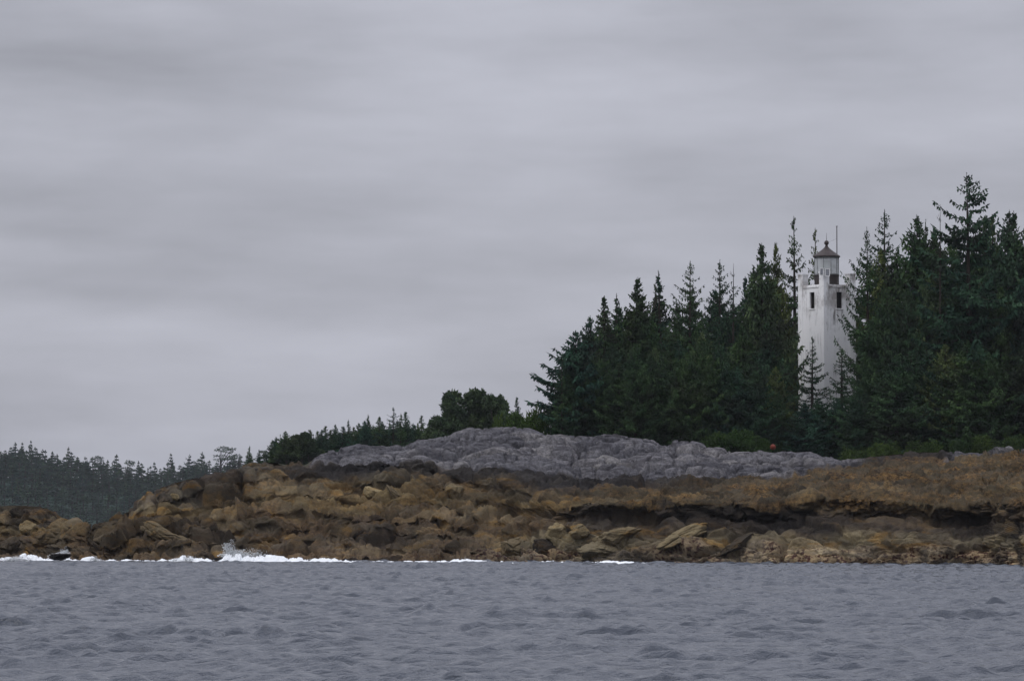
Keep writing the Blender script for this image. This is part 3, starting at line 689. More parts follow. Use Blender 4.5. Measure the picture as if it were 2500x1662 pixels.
def round_tree(H, Rb, seed, crown0=0.35, lobes=16, n=9000, leaf=(0.24, 0.16), trunks=2, flat=0.8):
    r = np.random.RandomState(seed); B = []; D = []; Ls = []; Wd = []; tb = MB()
    cen = []
    for i in range(lobes):
        a = r.rand() * 6.28; q = Rb * (0.62 if lobes < 25 else 0.74) * math.sqrt(r.rand()); z = crown0 + (1 - crown0) * (0.25 + 0.6 * r.rand())
        q *= math.sqrt(max(0.12, 1 - ((z - (crown0 + 0.5 * (1 - crown0))) / (0.56 * (1 - crown0))) ** 2))
        rr = Rb * (0.26 + 0.2 * r.rand()) * (16.0 / max(lobes, 16)) ** 0.5; cen.append((q * math.cos(a), q * math.sin(a), z * H - rr * 0.3, rr))
    for c in cen:
        m_ = int(n / 16 * (c[3] / (Rb * 0.36)) ** 2) if lobes > 24 else int(n / lobes * (c[3] / (Rb * 0.36)) ** 2)
        u = r.randn(m_, 3); u /= np.linalg.norm(u, axis=1, keepdims=True); k = c[3] * (0.55 + 0.5 * r.rand(m_))
        B.append(np.array(c[:3]) + u * k[:, None] * (1, 1, flat)); D.append(u * 0.6 + r.randn(m_, 3) * 0.6); Ls.append(leaf[0] * (0.6 + 0.9 * r.rand(m_))); Wd.append(leaf[1] * (0.7 + 0.6 * r.rand(m_)))
    if trunks:
        for i in range(trunks):
            o = (r.randn() * 0.12 * Rb, r.randn() * 0.12 * Rb); top = Vector((o[0] * 2.2, o[1] * 2.2, H * 0.72))
            tb.tube((o[0], o[1], 0), top, 0.02 * H, 0.008 * H)
            for c in cen[i::trunks]:
                p = Vector((o[0], o[1], 0)).lerp(top, 0.35 + 0.5 * r.rand()); tb.tube(p, c[:3], 0.007 * H, 0.003 * H, 5)
    else:
        for c in cen: tb.tube((0, 0, 0), c[:3], 0.02, 0.01, 5)
    return pack(B, D, Ls, Wd, r), (tb.v, tb.f)
PROTO = {}
def proto(key, gen, H, Rb, mleaf, mbark, name):
    (V, Fc), (TV, TF) = gen
    a = bpy.data.meshes.new('crown'); 
    me = mesh_obj('crown', V, Fc, mleaf, None, False); tm = mesh_obj('trunk', TV, TF, mbark, None, True)
    PROTO[key] = [me.data, tm.data, H, Rb, name]
    bpy.data.objects.remove(me); bpy.data.objects.remove(tm)
cf = lambda key, name, H, Rb, seed, ml=M_CONIF, mb=M_BARK, **k: proto(key, conifer(H, Rb, seed, **k), H, Rb, ml, mb, name)
cf('full1', 'spruce_tree', 16, 3.4, 1, nbr=560, shape=1.0, cone=0.55, low=0.02, ang_top=20, leaf=(0.40, 0.17))
cf('full2', 'spruce_tree', 16, 3.6, 2, nbr=560, shape=1.0, cone=0.5, low=0.02, ang_top=16, ang_bot=-18, curl=0.26, leaf=(0.42, 0.17))
cf('full3', 'spruce_tree', 13, 3.6, 3, nbr=520, shape=0.9, cone=0.5, low=0.0, ang_top=16, irregular=0.35, leaf=(0.42, 0.17))
cf('tier1', 'spruce_tree', 16, 3.2, 4, nbr=420, shape=1.0, cone=0.5, whorl=0.70, ang_top=22, ang_bot=0, curl=0.20, leaf=(0.25, 0.095), irregular=0.18)
cf('tier2', 'spruce_tree', 16, 3.0, 5, nbr=380, shape=1.05, cone=0.55, whorl=0.72, ang_top=22, ang_bot=-5, curl=0.24, gaps=0.15, irregular=0.3, leaf=(0.24, 0.095))
cf('spire1', 'spruce_tree', 15, 1.9, 6, nbr=420, shape=1.0, cone=0.6, ang_top=24, curl=0.15, leaf=(0.32, 0.13), irregular=0.35)
cf('spire2', 'spruce_tree', 15, 1.7, 7, nbr=360, shape=1.05, cone=0.6, ang_top=28, ang_bot=5, curl=0.1, leaf=(0.30, 0.12), irregular=0.45)
cf('snag', 'dying_spruce', 15, 1.0, 8, nbr=120, shape=0.5, leaf=(0.10, 0.05), step=0.6, irregular=0.6, low=0.3)
cf('big', 'spruce_tree', 20, 4.2, 22, nbr=430, shape=0.85, cone=0.42, whorl=0.80, ang_top=14, ang_bot=-6, curl=0.14, irregular=0.55, gaps=0.12, leaf=(0.40, 0.16))
proto('round1', round_tree(9, 2.6, 31, 0.3, 34, 9000, (0.30, 0.2)), 9, 2.6, M_ROUND, M_DEAD, 'rounded_tree')
proto('round2', round_tree(9, 2.2, 32, 0.25, 28, 8000, (0.30, 0.2)), 9, 2.2, M_ROUND, M_DEAD, 'rounded_tree')
proto('shrub1', round_tree(2.2, 1.9, 41, 0.0, 18, 4200, (0.16, 0.12), 0), 2.2, 1.9, M_SHRUB, M_BARK, 'shrub')
proto('shrub2', round_tree(1.8, 2.3, 42, 0.0, 22, 4600, (0.16, 0.12), 0), 1.8, 2.3, M_SHRUB, M_BARK, 'shrub')
proto('flat1', round_tree(7, 1.5, 51, 0.5, 7, 800, (0.2, 0.14), 1, 0.35), 7, 1.5, M_ROUND, M_BARK, 'shore_pine')
proto('flat2', round_tree(7, 1.7, 53, 0.35, 8, 700, (0.2, 0.14), 1, 0.3), 7, 1.7, M_ROUND, M_BARK, 'shore_pine')
for i in range(4):
    cf('far%d' % i, 'distant_conifer', 15, (2.3, 1.7, 2.1, 1.5)[i], 60 + i, ml=M_FAR, nbr=150, step=0.5, leaf=(0.7, 0.34), shape=1.0, cone=0.5, irregular=0.4, whorl=0.6, low=0.0, gaps=(0, 0.2, 0.1, 0.3)[i])
proto('farflat', round_tree(15, 3.2, 71, 0.50, 9, 420, (0.5, 0.3), 1, 0.22), 15, 3.2, M_FAR, M_BARK, 'distant_pine')
rnd = random.Random(5)
def place(key, px, py_top, Y, wpx, label, cat='tree', group=None, base=None, rz=None, name=None):
    """wpx: radius of the widest spread, in photo pixels"""
    cr, tk, H, Rb, nm = PROTO[key]
    x, _, zt = at(px, py_top, Y); z0 = float(gz(px, Y)) - 0.15 if base is None else base
    o = empty(name or nm, (float(x), Y, z0), rnd.random() * 6.28 if rz is None else rz)
    sz = (float(zt) - z0) / H; sx = wpx * Y / F / Rb
    o.scale = (sx, sx, sz); tag(o, label, cat, group)
    for n_, me in (('trunk', tk), ('crown', cr)):
        if n_ == 'trunk' and key.startswith('shrub'): n_ = 'stem'
        if n_ == 'crown' and key.startswith('shrub'): n_ = 'foliage'
        c_ = bpy.data.objects.new(n_, me); COL.objects.link(c_); c_.parent = o
    return o
G1 = 'spruces of the dense stand left of the lighthouse'; G2 = 'spruces of the dense stand right of the lighthouse'
MAIN = [
 ('full3', 1408, 806, 297, 102, 'broad low spruce at the left end of the stand, long limbs reaching out over rocks', G1),
 ('full3', 1440, 770, 300, 84, 'dark bushy spruce filling the step between the broad low one and the first pointed one', G1),
 ('tier2', 1372, 868, 295, 56, 'short ragged spruce leaning out at the very left end of the dark stand', G1),
 ('spire1', 1475, 721, 303, 62, 'pointed spruce, the first tall step of the skyline at the left end of the stand', G1),
 ('spire2', 1507, 716, 308, 52, 'thin-topped spruce directly right of the first tall pointed one at the stand\'s left end', G1),
 ('full1', 1554, 676, 306, 92, 'dense pointed spruce with bushy shoulders, third step of the skyline up from the left end', G1),
 ('tier2', 1598, 690, 312, 60, 'loose grey-topped spruce just left of the one with a bent tip', G1),
 ('spire2', 1614, 659, 310, 62, 'spruce with a bent, tufted tip left of the neatly tiered symmetrical spruce', G1),
 ('tier1', 1684, 635, 304, 92, 'symmetrical spruce with neat fishbone tiers of branches against the sky', G1),
 ('tier1', 1756, 633, 308, 80, 'layered spruce to the right of the symmetrical fishbone spruce', G1),
 ('snag', 1789, 643, 315, 22, 'thin nearly bare spruce pole standing between the layered spruce and the tall dark pair', G1),
 ('spire1', 1822, 674, 309, 50, 'low dark spruce tucked against the left side of the tall pair', G1),
 ('full1', 1863, 592, 304, 84, 'left one of the tall close pair of dark spruces left of the lighthouse', G1),
 ('full1', 1893, 590, 308, 74, 'right one of the tall close pair of dark spruces left of the lighthouse', G1),
 ('tier2', 1940, 527, 318, 68, 'tall airy spruce standing just left of the lighthouse', G1),
 ('tier2', 1992, 556, 326, 58, 'airy spruce behind the lighthouse lantern, its tip showing left of the red roof', G1),
 ('tier2', 1982, 820, 300, 66, 'small pointed spruce in front of the white lighthouse wall', None),
 ('tier2', 2054, 850, 299, 80, 'small loose spruce in front of the lower right wall of the lighthouse', None),
 ('tier1', 2118, 553, 303, 86, 'spruce whose limbs hang across the right wall of the lighthouse', G2),
 ('tier1', 2158, 510, 318, 96, 'tall feathery-topped spruce first in the group right of the lighthouse', G2),
 ('full2', 2239, 523, 309, 92, 'dense spruce between the feathery-topped one and the thin dead top', G2),
 ('spire2', 2256, 534, 312, 50, 'slender tip close beside the dense spruce left of the thin dead top', G2),
 ('snag', 2293, 498, 300, 20, 'bare dead spruce top like a thin mast left of the tallest tree', G2),
 ('full2', 2280, 560, 311, 74, 'bushy spruce under the bare dead top', G2),
 ('big', 2365, 420, 300, 135, 'tallest spruce in the scene with long irregular horizontal limbs near its top', G2),
 ('full1', 2400, 524, 307, 84, 'spruce crown immediately right of the tallest tree', G2),
 ('spire1', 2424, 522, 311, 60, 'narrow spruce two tips right of the tallest tree', G2),
 ('full2', 2466, 512, 304, 84, 'brownish green spruce with twin tips near the right edge, the left tip', G2),
 ('spire1', 2478, 514, 308, 60, 'the right tip of the twin brownish green spruces near the right edge', G2),
 ('full1', 2508, 536, 303, 84, 'spruce cut off by the right edge of the picture', G2),
]
for k, px, py, Y, wp, lab, g_ in MAIN: place(k, px, py, Y, wp if (wp > 100 or k == 'snag' or k.startswith('spire') or 1960 < px < 2060 and py > 700) else {1893: 54, 1863: 84, 2118: 80, 1940: 98, 1992: 86}.get(px, 0.205 * (1080 - py)), lab, 'spruce', g_)
envl = line([(1330, 900), (1404, 820), (1475, 760), (1554, 715), (1684, 700), (1790, 720), (1863, 650), (1900, 640), (1935, 650)])
envr = line([(2095, 640), (2158, 590), (2239, 570), (2365, 540), (2500, 560), (2800, 540)])
lf = 'dark spruce crowded inside the stand left of the lighthouse, its outline lost among its neighbours'
rfl = 'dark spruce crowded inside the stand right of the lighthouse, its outline lost among its neighbours'
def fill(x0, x1, stepx, env, dy, Y, lab, grp, wp):
    x = x0
    while x < x1:
        py = float(env(x)) + dy + rnd.uniform(-25, 35)
        place(rnd.choice(['full1', 'full2', 'full3']), x, py, Y + rnd.uniform(-2, 2), wp * rnd.uniform(0.85, 1.15), lab, 'spruce', grp)
        x += stepx * rnd.uniform(0.8, 1.2)
fill(1430, 1900, 44, envl, 10, 318, lf, G1 + ', inside the mass', 78)
fill(1440, 1880, 50, envl, 110, 301, lf, G1 + ', inside the mass', 70)
fill(2150, 2620, 44, envr, 12, 316, rfl, G2 + ', inside the mass', 82)
fill(2165, 2620, 52, envr, 130, 300, rfl, G2 + ', inside the mass', 80)
env2l = line([(1330, 960), (1404, 900), (1500, 860), (1700, 850), (1900, 880), (1945, 930)])
env2r = line([(1955, 965), (2060, 960), (2110, 900), (2200, 840), (2500, 850), (2800, 840)])
fl2 = 'low wide spruce skirting the foot of the left stand behind the grey rock'; fr2 = 'low wide spruce skirting the foot of the right stand behind the brown shore'
fill(1385, 1905, 42, env2l, 0, 295.5, fl2, 'low spruces along the front of the left stand', 60)
fill(1900, 1950, 30, env2l, 70, 295.5, fl2, 'low spruces along the front of the left stand', 44)
fill(2135, 2640, 44, env2r, 0, 296.5, fr2, 'low spruces along the front of the right stand', 78)
fill(1965, 2110, 40, env2r, 12, 296.0, 'low bushy young spruce covering the foot of the lighthouse', 'young spruces at the foot of the lighthouse', 56)
# shrubs
SH = [('shrub1', 1275, 1004, 296, 52, 'green bush at the left foot of the dark stand above the grey rock'),
      ('shrub2', 1318, 990, 297, 50, 'green bush under the outermost limbs at the left end of the dark stand'),
      ('shrub2', 1240, 1012, 300, 46, 'low green bush on the skyline beside the rounded trees'),
      ('shrub1', 1800, 1046, 288, 60, 'bright green bush behind the grey rock, left of the red float'),
      ('shrub2', 1750, 1058, 289, 52, 'bright green bush half sunk behind the grey rock dip'),
      ('shrub1', 1856, 1062, 290, 36, 'small green bush right beside the red float'),
      ('shrub1', 2405, 1062, 290, 44, 'yellow-green bush at the foot of the right stand above the pale rock'),
      ('shrub2', 2345, 1074, 291, 40, 'dull green bush left of the yellow-green one on the right'),
      ('shrub2', 2475, 1062, 291, 52, 'green bush at the right edge above the pale rock'),
      ('shrub2', 2085, 1092, 290, 60, 'dark green bush in the hollow below the lighthouse'),
      ('shrub2', 2170, 1080, 291, 60, 'dark green bush right of the hollow below the lighthouse'),
      ('shrub2', 2262, 1076, 291, 60, 'dark green bush above the black lichened rocks on the right')]
for k, px, py, Y, wp, lab in SH: place(k, px, py, Y, wp, lab, 'bush')
# middle-distance grove on the headland
GM = 'trees of the smaller grove beyond the brown rocks'
ROUND = [('round2', 1094, 948, 380, 48, 'leftmost of the rounded tree crowns left of the dark stand'),
         ('round1', 1137, 934, 384, 62, 'largest of the rounded tree crowns, domed top'),
         ('round2', 1178, 944, 388, 50, 'middle right rounded crown of the rounded clump'),
         ('round1', 1208, 948, 382, 50, 'rightmost of the tall rounded tree crowns'),
         ('round2', 1238, 990, 380, 38, 'low rounded tree at the right foot of the rounded clump'),
         ('round2', 1064, 1008, 378, 40, 'low rounded tree at the left foot of the rounded clump'),
         ('round1', 735, 1050, 400, 34, 'rounded tree standing highest at the left end of the small grove'),
         ('round2', 705, 1064, 402, 36, 'rounded tree at the left end of the small grove, on the slope'),
         ('round2', 680, 1084, 404, 26, 'lowest bushy tree at the left tip of the small grove'),
         ('round2', 765, 1066, 400, 32, 'round bushy tree in the small grove just right of its highest rounded one'),
         ('round2', 820, 1070, 404, 30, 'round bushy tree left of the first pointed pair in the small grove'),
         ('flat1', 649, 1090, 420, 20, 'scraggly wind-bent pine with a flat crown left of the small grove')]
for k, px, py, Y, wp, lab in ROUND: place(k, px, py, Y, wp, lab, 'tree', GM)
MID = [('tier2', 960, 993, 398, 30, 'widest tiered conifer of the small grove, with layered flat limbs'), ('spire1', 787, 1048, 402, 22, 'small pointed conifer in the left part of the small grove'),
       ('spire1', 836, 1040, 402, 24, 'pointed conifer left of the lone thin spindly one in the small grove'), ('spire2', 851, 1023, 404, 14, 'thin spindly conifer in the left half of the small grove'),
       ('full1', 888, 1026, 400, 24, 'dense conifer beneath the ragged dead tip in the small grove'), ('spire2', 896, 1010, 403, 15, 'conifer with a ragged tip left of centre in the small grove'),
       ('spire1', 926, 1016, 401, 22, 'leaning-topped conifer left of the widest tiered conifer'), ('spire2', 978, 1008, 396, 16, 'slim conifer with a pale bare trunk right of the widest tiered one'),
       ('spire1', 992, 1004, 400, 22, 'blunt dark conifer second to the right of the widest tiered one'), ('full1', 1012, 1036, 402, 24, 'low conifer between the blunt dark one and the right-hand pointed one'),
       ('spire1', 1030, 1013, 400, 20, 'pointed conifer short of the rounded clump'), ('spire1', 1050, 1022, 402, 18, 'small conifer touching the left foot of the rounded clump'),
       ('spire1', 1263, 968, 388, 17, 'lone slim spire between the rounded clump and the dark stand'), ('spire1', 811, 1062, 404, 18, 'short conifer between the two pointed ones at the left of the small grove'),
       ('spire2', 607, 1087, 430, 12, 'thin pole-like conifer standing where the far forest meets the brown rocks'), ('spire2', 634, 1096, 425, 12, 'small sparse conifer just left of the scraggly flat-crowned pine')]
for k, px, py, Y, wp, lab in MID: place(k, px, py, Y, wp * 1.6, lab, 'conifer', GM)
x = 662
while x < 1300:
    e = float(line([(640, 1092), (690, 1068), (760, 1058), (850, 1044), (960, 1026), (1070, 1024), (1140, 1000), (1220, 1005), (1290, 1018)])(x))
    place(rnd.choice(['full1', 'tier2', 'full3', 'spire1', 'spire2', 'round2']), x, e + rnd.uniform(-16, 12), 412 + rnd.uniform(-3, 3), rnd.uniform(22, 38), 'low green conifer filling the gaps at the back of the smaller grove', 'conifer', GM + ', filling its back')
    x += rnd.uniform(9, 15)
# far forest
def placef(key, px, py_top, Y, wpx, label, group=None, cat='conifer'):
    return place(key, px, py_top, Y, wpx, label, cat, group, base=hill_z(px, Y) - 0.6)
far_top = line([(-345, 1086), (-140, 1082), (0, 1096), (21, 1092), (60, 1090), (100, 1098), (150, 1108), (205, 1118), (250, 1124), (312, 1134), (340, 1142), (377, 1146), (409, 1132), (440, 1132), (493, 1124), (560, 1122), (620, 1114), (660, 1118)])
FT = 'narrow conifer in the hazy forest across the water at the far left'
for Y, n_, dy in ((1592, 77, 0), (1560, 68, 14), (1515, 62, 42), (1470, 56, 80), (1425, 52, 118)):
    for i in range(n_):
        px = -330 + 990 * (i + rnd.uniform(0.1, 0.9)) / n_
        if Y < 1580 and px > 560: continue
        pt = float(far_top(px)) + dy + rnd.gauss(0, 6)
        zb_ = hill_z(px, Y); hmin = zb_ + 9
        zt_ = float(at(px, pt, Y)[2])
        if zt_ < hmin: pt -= (hmin - zt_) * F / Y
        placef('far%d' % rnd.randrange(4), px, pt, Y, rnd.uniform(15, 25), FT, 'conifers of the far forest')
FS = [('far1', 76, 1074, 7, 'tallest thin spire on the left part of the far forest skyline'), ('far3', 40, 1079, 12, 'broad-tipped conifer high on the far forest skyline near the left edge'),
      ('far1', 55, 1079, 8, 'slim conifer between the broad tip and the tallest thin spire of the far forest'), ('far3', 166, 1090, 8, 'slender spire standing clear of the far forest skyline above the gap in the rocks'),
      ('farflat', 243, 1103, 17, 'flat-crowned pine on the falling far forest skyline'), ('far3', 285, 1108, 12, 'ragged conifer right of the flat-crowned pine on the far skyline'),
      ('farflat', 312, 1114, 19, 'wide irregular pine in the middle of the falling far skyline'), ('far3', 340, 1124, 9, 'leaning tip close to the lowest dip of the far skyline'),
      ('far3', 377, 1127, 8, 'thin tree standing in the lowest dip of the far skyline'), ('far1', 418, 1106, 9, 'thin conifer right of the lowest dip of the far skyline'),
      ('far0', 464, 1108, 12, 'dense conifer left of the steepled one above the brown slope'), ('far0', 493, 1102, 13, 'steepled conifer above the crest of the brown slope'),
      ('farflat', 546, 1078, 26, 'tall flat-topped pine above the crest of the brown rocks, clearly above its neighbours'), ('farflat', 580, 1099, 22, 'smaller flat-topped pine right of the tall flat-topped pine')]
for k, px, py, wp, lab in FS: placef(k, px, py, 1588.0, wp * 1.35, lab)

# ------------------------------------------------------------------ separate boulders
def boulder(px, py, wpx, hpx, Y, seed, label, rot=0.0, dep=0.8, kind=(0, 0, 0, 0), cv=0.5, facet=True, name='boulder', mat=None):
    """centre pixel, half sizes in pixels, depth; rot = tilt in the picture plane"""
    n = 64; k = Y / F
    th_, ph = np.meshgrid(np.linspace(0, 2 * math.pi, 2 * n, endpoint=False), np.linspace(0.02, math.pi - 0.02, n))
    U = np.stack([np.sin(ph) * np.cos(th_), np.sin(ph) * np.sin(th_), np.cos(ph)], -1).reshape(-1, 3)
    r = np.random.RandomState(seed); pl = r.randn(11, 3); pl /= np.linalg.norm(pl, axis=1, keepdims=True); dd = 0.52 + 0.33 * r.rand(11)
    dot = U @ pl.T; rr = np.min(np.where(dot > 0.05, dd / np.maximum(dot, 0.05), 9), axis=1); rr = np.minimum(rr, 1.0)
    V = U * rr[:, None]
    bf1, bf2, bof, brn = worley(V * 1.5 + seed * 1.7, 7); be = np.clip((bf2 - bf1) / 0.12, 0, 1)
    V = V + U * (0.22 * (fbm(V * 1.7 + seed, 3, 4) - 0.5) + 0.16 * (fbm(V * 5 + seed, 4, 4, 0.65) - 0.5) + 0.20 * (brn[:, 0] - 0.5) * be - 0.09 * (1 - be))[:, None]
    V = V * (wpx * k, dep * wpx * k, hpx * k)
    c, s = math.cos(rot), math.sin(rot)
    V = np.stack([V[:, 0] * c - V[:, 2] * s, V[:, 1], V[:, 0] * s + V[:, 2] * c], 1)
    i = (np.arange(n - 1)[:, None] * 2 * n + np.arange(2 * n)[None]); j = (np.arange(n - 1)[:, None] * 2 * n + (np.arange(2 * n)[None] + 1) % (2 * n))
    Fc = np.stack([i, i + 2 * n, j + 2 * n, j], -1).reshape(-1, 4)
    x, _, z = at(px, py, Y)
    o = mesh_obj(name, V, Fc, M_BOULD, None, True, (float(x), Y, float(z)))
    z_ = o.data.color_attributes.new('zone', 'FLOAT_COLOR', 'POINT'); z_.data.foreach_set('color', np.tile(np.array(kind, np.float32), len(V)))
    a_ = o.data.attributes.new('cellv', 'FLOAT', 'POINT'); a_.data.foreach_set('value', np.full(len(V), cv, np.float32))
    k_ = o.data.attributes.new('cellk', 'FLOAT', 'POINT'); k_.data.foreach_set('value', np.full(len(V), 0.3 + 0.5 * cv, np.float32))
    for nm_, va_ in (('tide', 0.70 if kind[1] < .1 else 0.3), ('olive', kind[2])):
        q_ = o.data.attributes.new(nm_, 'FLOAT', 'POINT'); q_.data.foreach_set('value', np.full(len(V), va_, np.float32))
    o.data.color_attributes['zone'].data.foreach_set('color', np.tile(np.array((kind[0], kind[1], 0, kind[3]), np.float32), len(V)))
    tag(o, label, 'rock'); return o
def shoreY(px, py):
    """depth of the rock sheet where the photo shows (px, py)"""
    LNx = lines_at(np.array([float(px)])); ps = [l[0][0] for l in LNx]; ys = [l[1][0] for l in LNx]
    return float(np.interp(-py, [-p for p in ps], ys))
BO = [(1803, 1330, 62, 22, 0.55, (0, .15, .1, 0), .35, 'long dark slab tilted up to the right in the pale low cliff at the waterline'),
      (1255, 1335, 42, 30, 0.0, (0, 0, .3, 0), .6, 'pale tan boulder at the waterline left of the dark square block'),
      (1330, 1338, 38, 28, -0.1, (0, .35, 0, 0), .3, 'dark square-cut block standing at the waterline among pale boulders'),
      (1358, 1302, 30, 26, 0.1, (0, 0, .5, 0), .75, 'rounded olive boulder with a yellowish top above the dark square block'),
      (1408, 1296, 30, 20, -0.1, (0, 0, .5, 0), .7, 'rounded boulder with a yellow lichen cap under the left end of the black ledge'),
      (1500, 1310, 70, 26, 0.1, (0, 0, .45, 0), .65, 'long olive grey rock with a low peaked back under the black ledge'),
      (1655, 1312, 78, 24, 0.38, (0, 0, .5, 0), .7, 'grey wedge of rock with a yellowish upper edge rising to the right'),
      (1460, 1346, 60, 24, 0.1, (0, 0, 1, 0), .6, 'barnacle-spotted tan rock washed by the sea beside the small foam patch'),
      (395, 1303, 58, 22, -0.35, (0, 0, .25, 0), .6, 'smooth yellowish slab sloping down to the right in the lower left slope'),
      (420, 1318, 60, 20, -0.3, (0, 0, .3, 0), .6, 'smooth grey-green slab beneath the yellowish one in the lower left slope'),
      (130, 1318, 52, 30, 0.1, (0, 0, 0, .2), .5, 'big rounded brown boulder on the small left outcrop'),
      (70, 1288, 26, 22, 0.1, (0, 0, .2, .2), .75, 'light brown round boulder near the left edge on the outcrop'),
      (28, 1330, 32, 24, 0.2, (0, .2, .2, 0), .55, 'grey boulder just above the surf at the left edge'),
      (427, 1213, 13, 10, -0.3, (0, 0, .6, 0), .9, 'small pale yellow block on the upper brown slope'),
      (908, 1203, 34, 20, -0.5, (0, 0, .4, 0), .85, 'pale yellow-topped block leaning left in the middle of the brown slope'),
      (960, 1205, 34, 14, -0.95, (0, 0, .1, 0), .6, 'steep narrow slab next to the pale yellow-topped block'),
      (1110, 1202, 26, 24, 0.1, (0, 0, .4, 0), .65, 'rounded pale boulder under the black band right of the cracked slabs'),
      (800, 1178, 0, 0, 0, (0, 0, 0, 0), .5, None),
      (720, 1258, 60, 24, 0.1, (0, .3, 0, 0), .3, None)]
sd_ = 200
for px, py, wp, hp_, rt, kd, cv, lab in BO:
    sd_ += 1
    if lab is None: continue
    boulder(px, py, wp, hp_, shoreY(px, py) - 0.35 + 0.15 * wp * 0.028, sd_, lab, rt, 0.8, kd, cv)
boulder(141, 1360, 33, 9, 246.0, 900, 'flat black rock standing in the white surf at the left', 0.12, 0.8, (0, 1, 0, 0), .3)
boulder(535, 1364, 16, 5, 247.0, 901, 'small black rock awash just left of the tallest splash', 0.0, 0.8, (0, 1, 0, 0), .3)

# ------------------------------------------------------------------ surf
m = Mat('foam', 0.7, 0.3); n = m.noise(m.pos(), 2.5, 4, 0.6)
m.color(m.mix(n, (0.66, 0.71, 0.74), (0.86, 0.87, 0.88))); m.bump(m.noise(m.pos(), 6, 4, 0.7), 0.06, 0.7); M_FOAM = m.m
def foam_strip(x0, x1, top, ypix, Yoff, seed):
    """a lumpy ridge of broken water along the shore; top(px): crest height in photo pixels above ypix"""
    xs = np.arange(x0, x1, 1.2); nrw = 26; rowsf = []
    Yc = depth0(ypix(xs)) + Yoff
    for t in np.linspace(-1, 1, nrw):
        hgt = 0.85 * top(xs) * Yc / F; X = (xs - 1250) / F * (Yc + t * 1.1)
        P_ = np.stack([X, Yc + t * 1.1, 0 * X], 1)
        nse = fbm(P_ * (1.6, 1.6, 1), seed, 5, 0.7); nse = (nse - 0.5) * 2.2 + 0.42 + 0.5 * (fbm(P_ * (0.25, 0.2, 1), seed + 9, 2) - 0.5)
        z = -0.10 + (hgt + 0.10) * (1 - t * t) ** 0.7 * np.clip(1.7 * nse, -0.5, 1.5)
        rowsf.append(np.stack([X, Yc + t * 1.1, z], 1))
    return np.array(rowsf).reshape(-1, 3), grid_faces(nrw, len(xs))
def drops(px, py0, hpx, wpx, Y, n, seed, lean=0.0):
    """a burst of spray: many small tetrahedra thrown up"""
    r = np.random.RandomState(seed); nj = 11
    ja = r.randn(nj) * 0.45; jh = (0.35 + 0.65 * r.rand(nj)) * np.exp(-ja ** 2); jh[0] = 1.0; ja[0] = 0.0
    q = r.randint(0, nj, n); t = r.rand(n) ** 1.3 * jh[q]; a = ja[q] * (0.5 + t) + r.randn(n) * (0.10 + 0.16 * (1 - t))
    x = px + a * wpx + lean * t * hpx; y = py0 - t * hpx
    X, Yy, Z = at(x, y, Y + r.randn(n) * 0.35 * (1 - t)); s = (0.015 + 0.085 * (1 - t) ** 1.2 * r.rand(n) + 0.01)[:, None]
    c = np.stack([X, Yy, Z], 1); V = []
    for k in range(4):
        d = r.randn(n, 3); V.append(c + d / np.linalg.norm(d, axis=1, keepdims=True) * s)
    V = np.stack(V, 1).reshape(-1, 3); b = np.arange(n)[:, None] * 4
    return V, np.concatenate([b + q for q in ((0, 1, 2), (0, 2, 3), (0, 3, 1), (1, 3, 2))])
topf = line([(-300, 9), (0, 13), (80, 14), (110, 7), (160, 6), (200, 5), (225, 9), (245, 9), (255, 5), (330, 7), (380, 4), (420, 8), (450, 16), (480, 12), (520, 8),
             (545, 9), (556, 20), (574, 27), (598, 20), (640, 15), (680, 11), (740, 9), (790, 11), (830, 7), (900, 4), (1000, 3), (1090, 4), (1140, 10), (1170, 5), (1230, 3),
             (1280, 2), (1360, 5), (1400, 0), (1450, 3), (1480, 5), (1525, 5), (1560, 2), (1620, 3), (1680, -4), (2600, -4)])
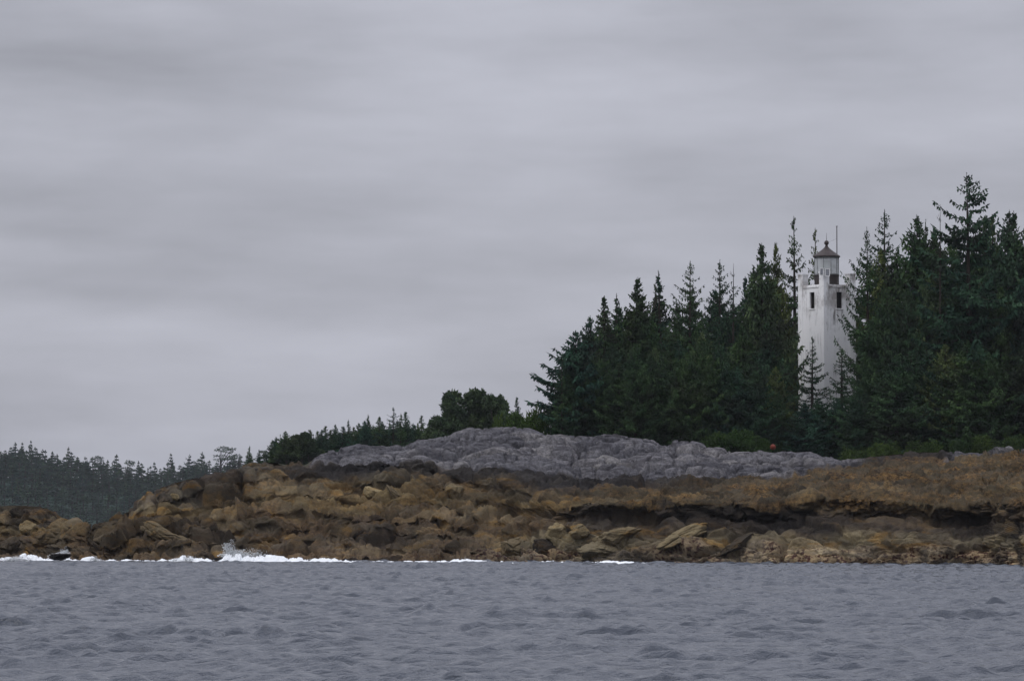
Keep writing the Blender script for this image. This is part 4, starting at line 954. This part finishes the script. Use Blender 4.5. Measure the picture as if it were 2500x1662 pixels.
ypf = line([(-300, 1368), (0, 1369), (400, 1371), (900, 1373), (1500, 1376), (2600, 1382)])
def tri(Fq): return np.concatenate([Fq[:, [0, 1, 2]], Fq[:, [0, 2, 3]]])
FV, FF = foam_strip(-300, 1640, topf, ypf, 0.3, 900); FF = tri(FF)
parts_ = [(FV, FF)]
parts_.append(drops(570, 1366, 50, 30, 247.5, 3600, 1, -0.1)); parts_.append(drops(606, 1367, 30, 60, 247.5, 2200, 2, 0.3))
parts_.append(drops(158, 1360, 27, 20, 248.5, 900, 3, 0.1)); parts_.append(drops(140, 1362, 16, 26, 248.5, 700, 4, 0.6))
parts_.append(drops(232, 1370, 16, 18, 247.0, 300, 5)); parts_.append(drops(455, 1370, 16, 34, 247.0, 500, 6)); parts_.append(drops(1140, 1374, 16, 26, 244.0, 350, 7))
parts_.append(drops(1515, 1377, 12, 26, 241.0, 350, 8)); parts_.append(drops(50, 1370, 16, 60, 247.0, 700, 9)); parts_.append(drops(1360, 1376, 7, 20, 243.0, 160, 10))
parts_.append(drops(650, 1370, 16, 60, 247.0, 500, 12)); parts_.append(drops(790, 1372, 12, 60, 246.0, 400, 13))
b = 0; VV = []; FF_ = []
for v, f in parts_: VV.append(v); FF_.append(f + b); b += len(v)
tag(mesh_obj('surf_foam', np.concatenate(VV), np.concatenate(FF_), M_FOAM), 'white surf breaking along the foot of the brown rocks', 'foam', kind='stuff')

# ------------------------------------------------------------------ haze
hz = MB().box(-3300, 3300, -3300, 3300, -14, 64)
m = bpy.data.materials.new('haze_air'); m.use_nodes = True; t = m.node_tree; t.nodes.clear()
o_ = t.nodes.new('ShaderNodeOutputMaterial'); v_ = t.nodes.new('ShaderNodeVolumePrincipled')
v_.inputs['Color'].default_value = (0.86, 0.90, 0.97, 1); v_.inputs['Density'].default_value = 0.00005; v_.inputs['Anisotropy'].default_value = 0.0
t.links.new(v_.outputs[0], o_.inputs['Volume'])
tag(hz.build('haze', m), 'thin grey sea haze filling the air between the water and the far forest', 'haze', kind='stuff')
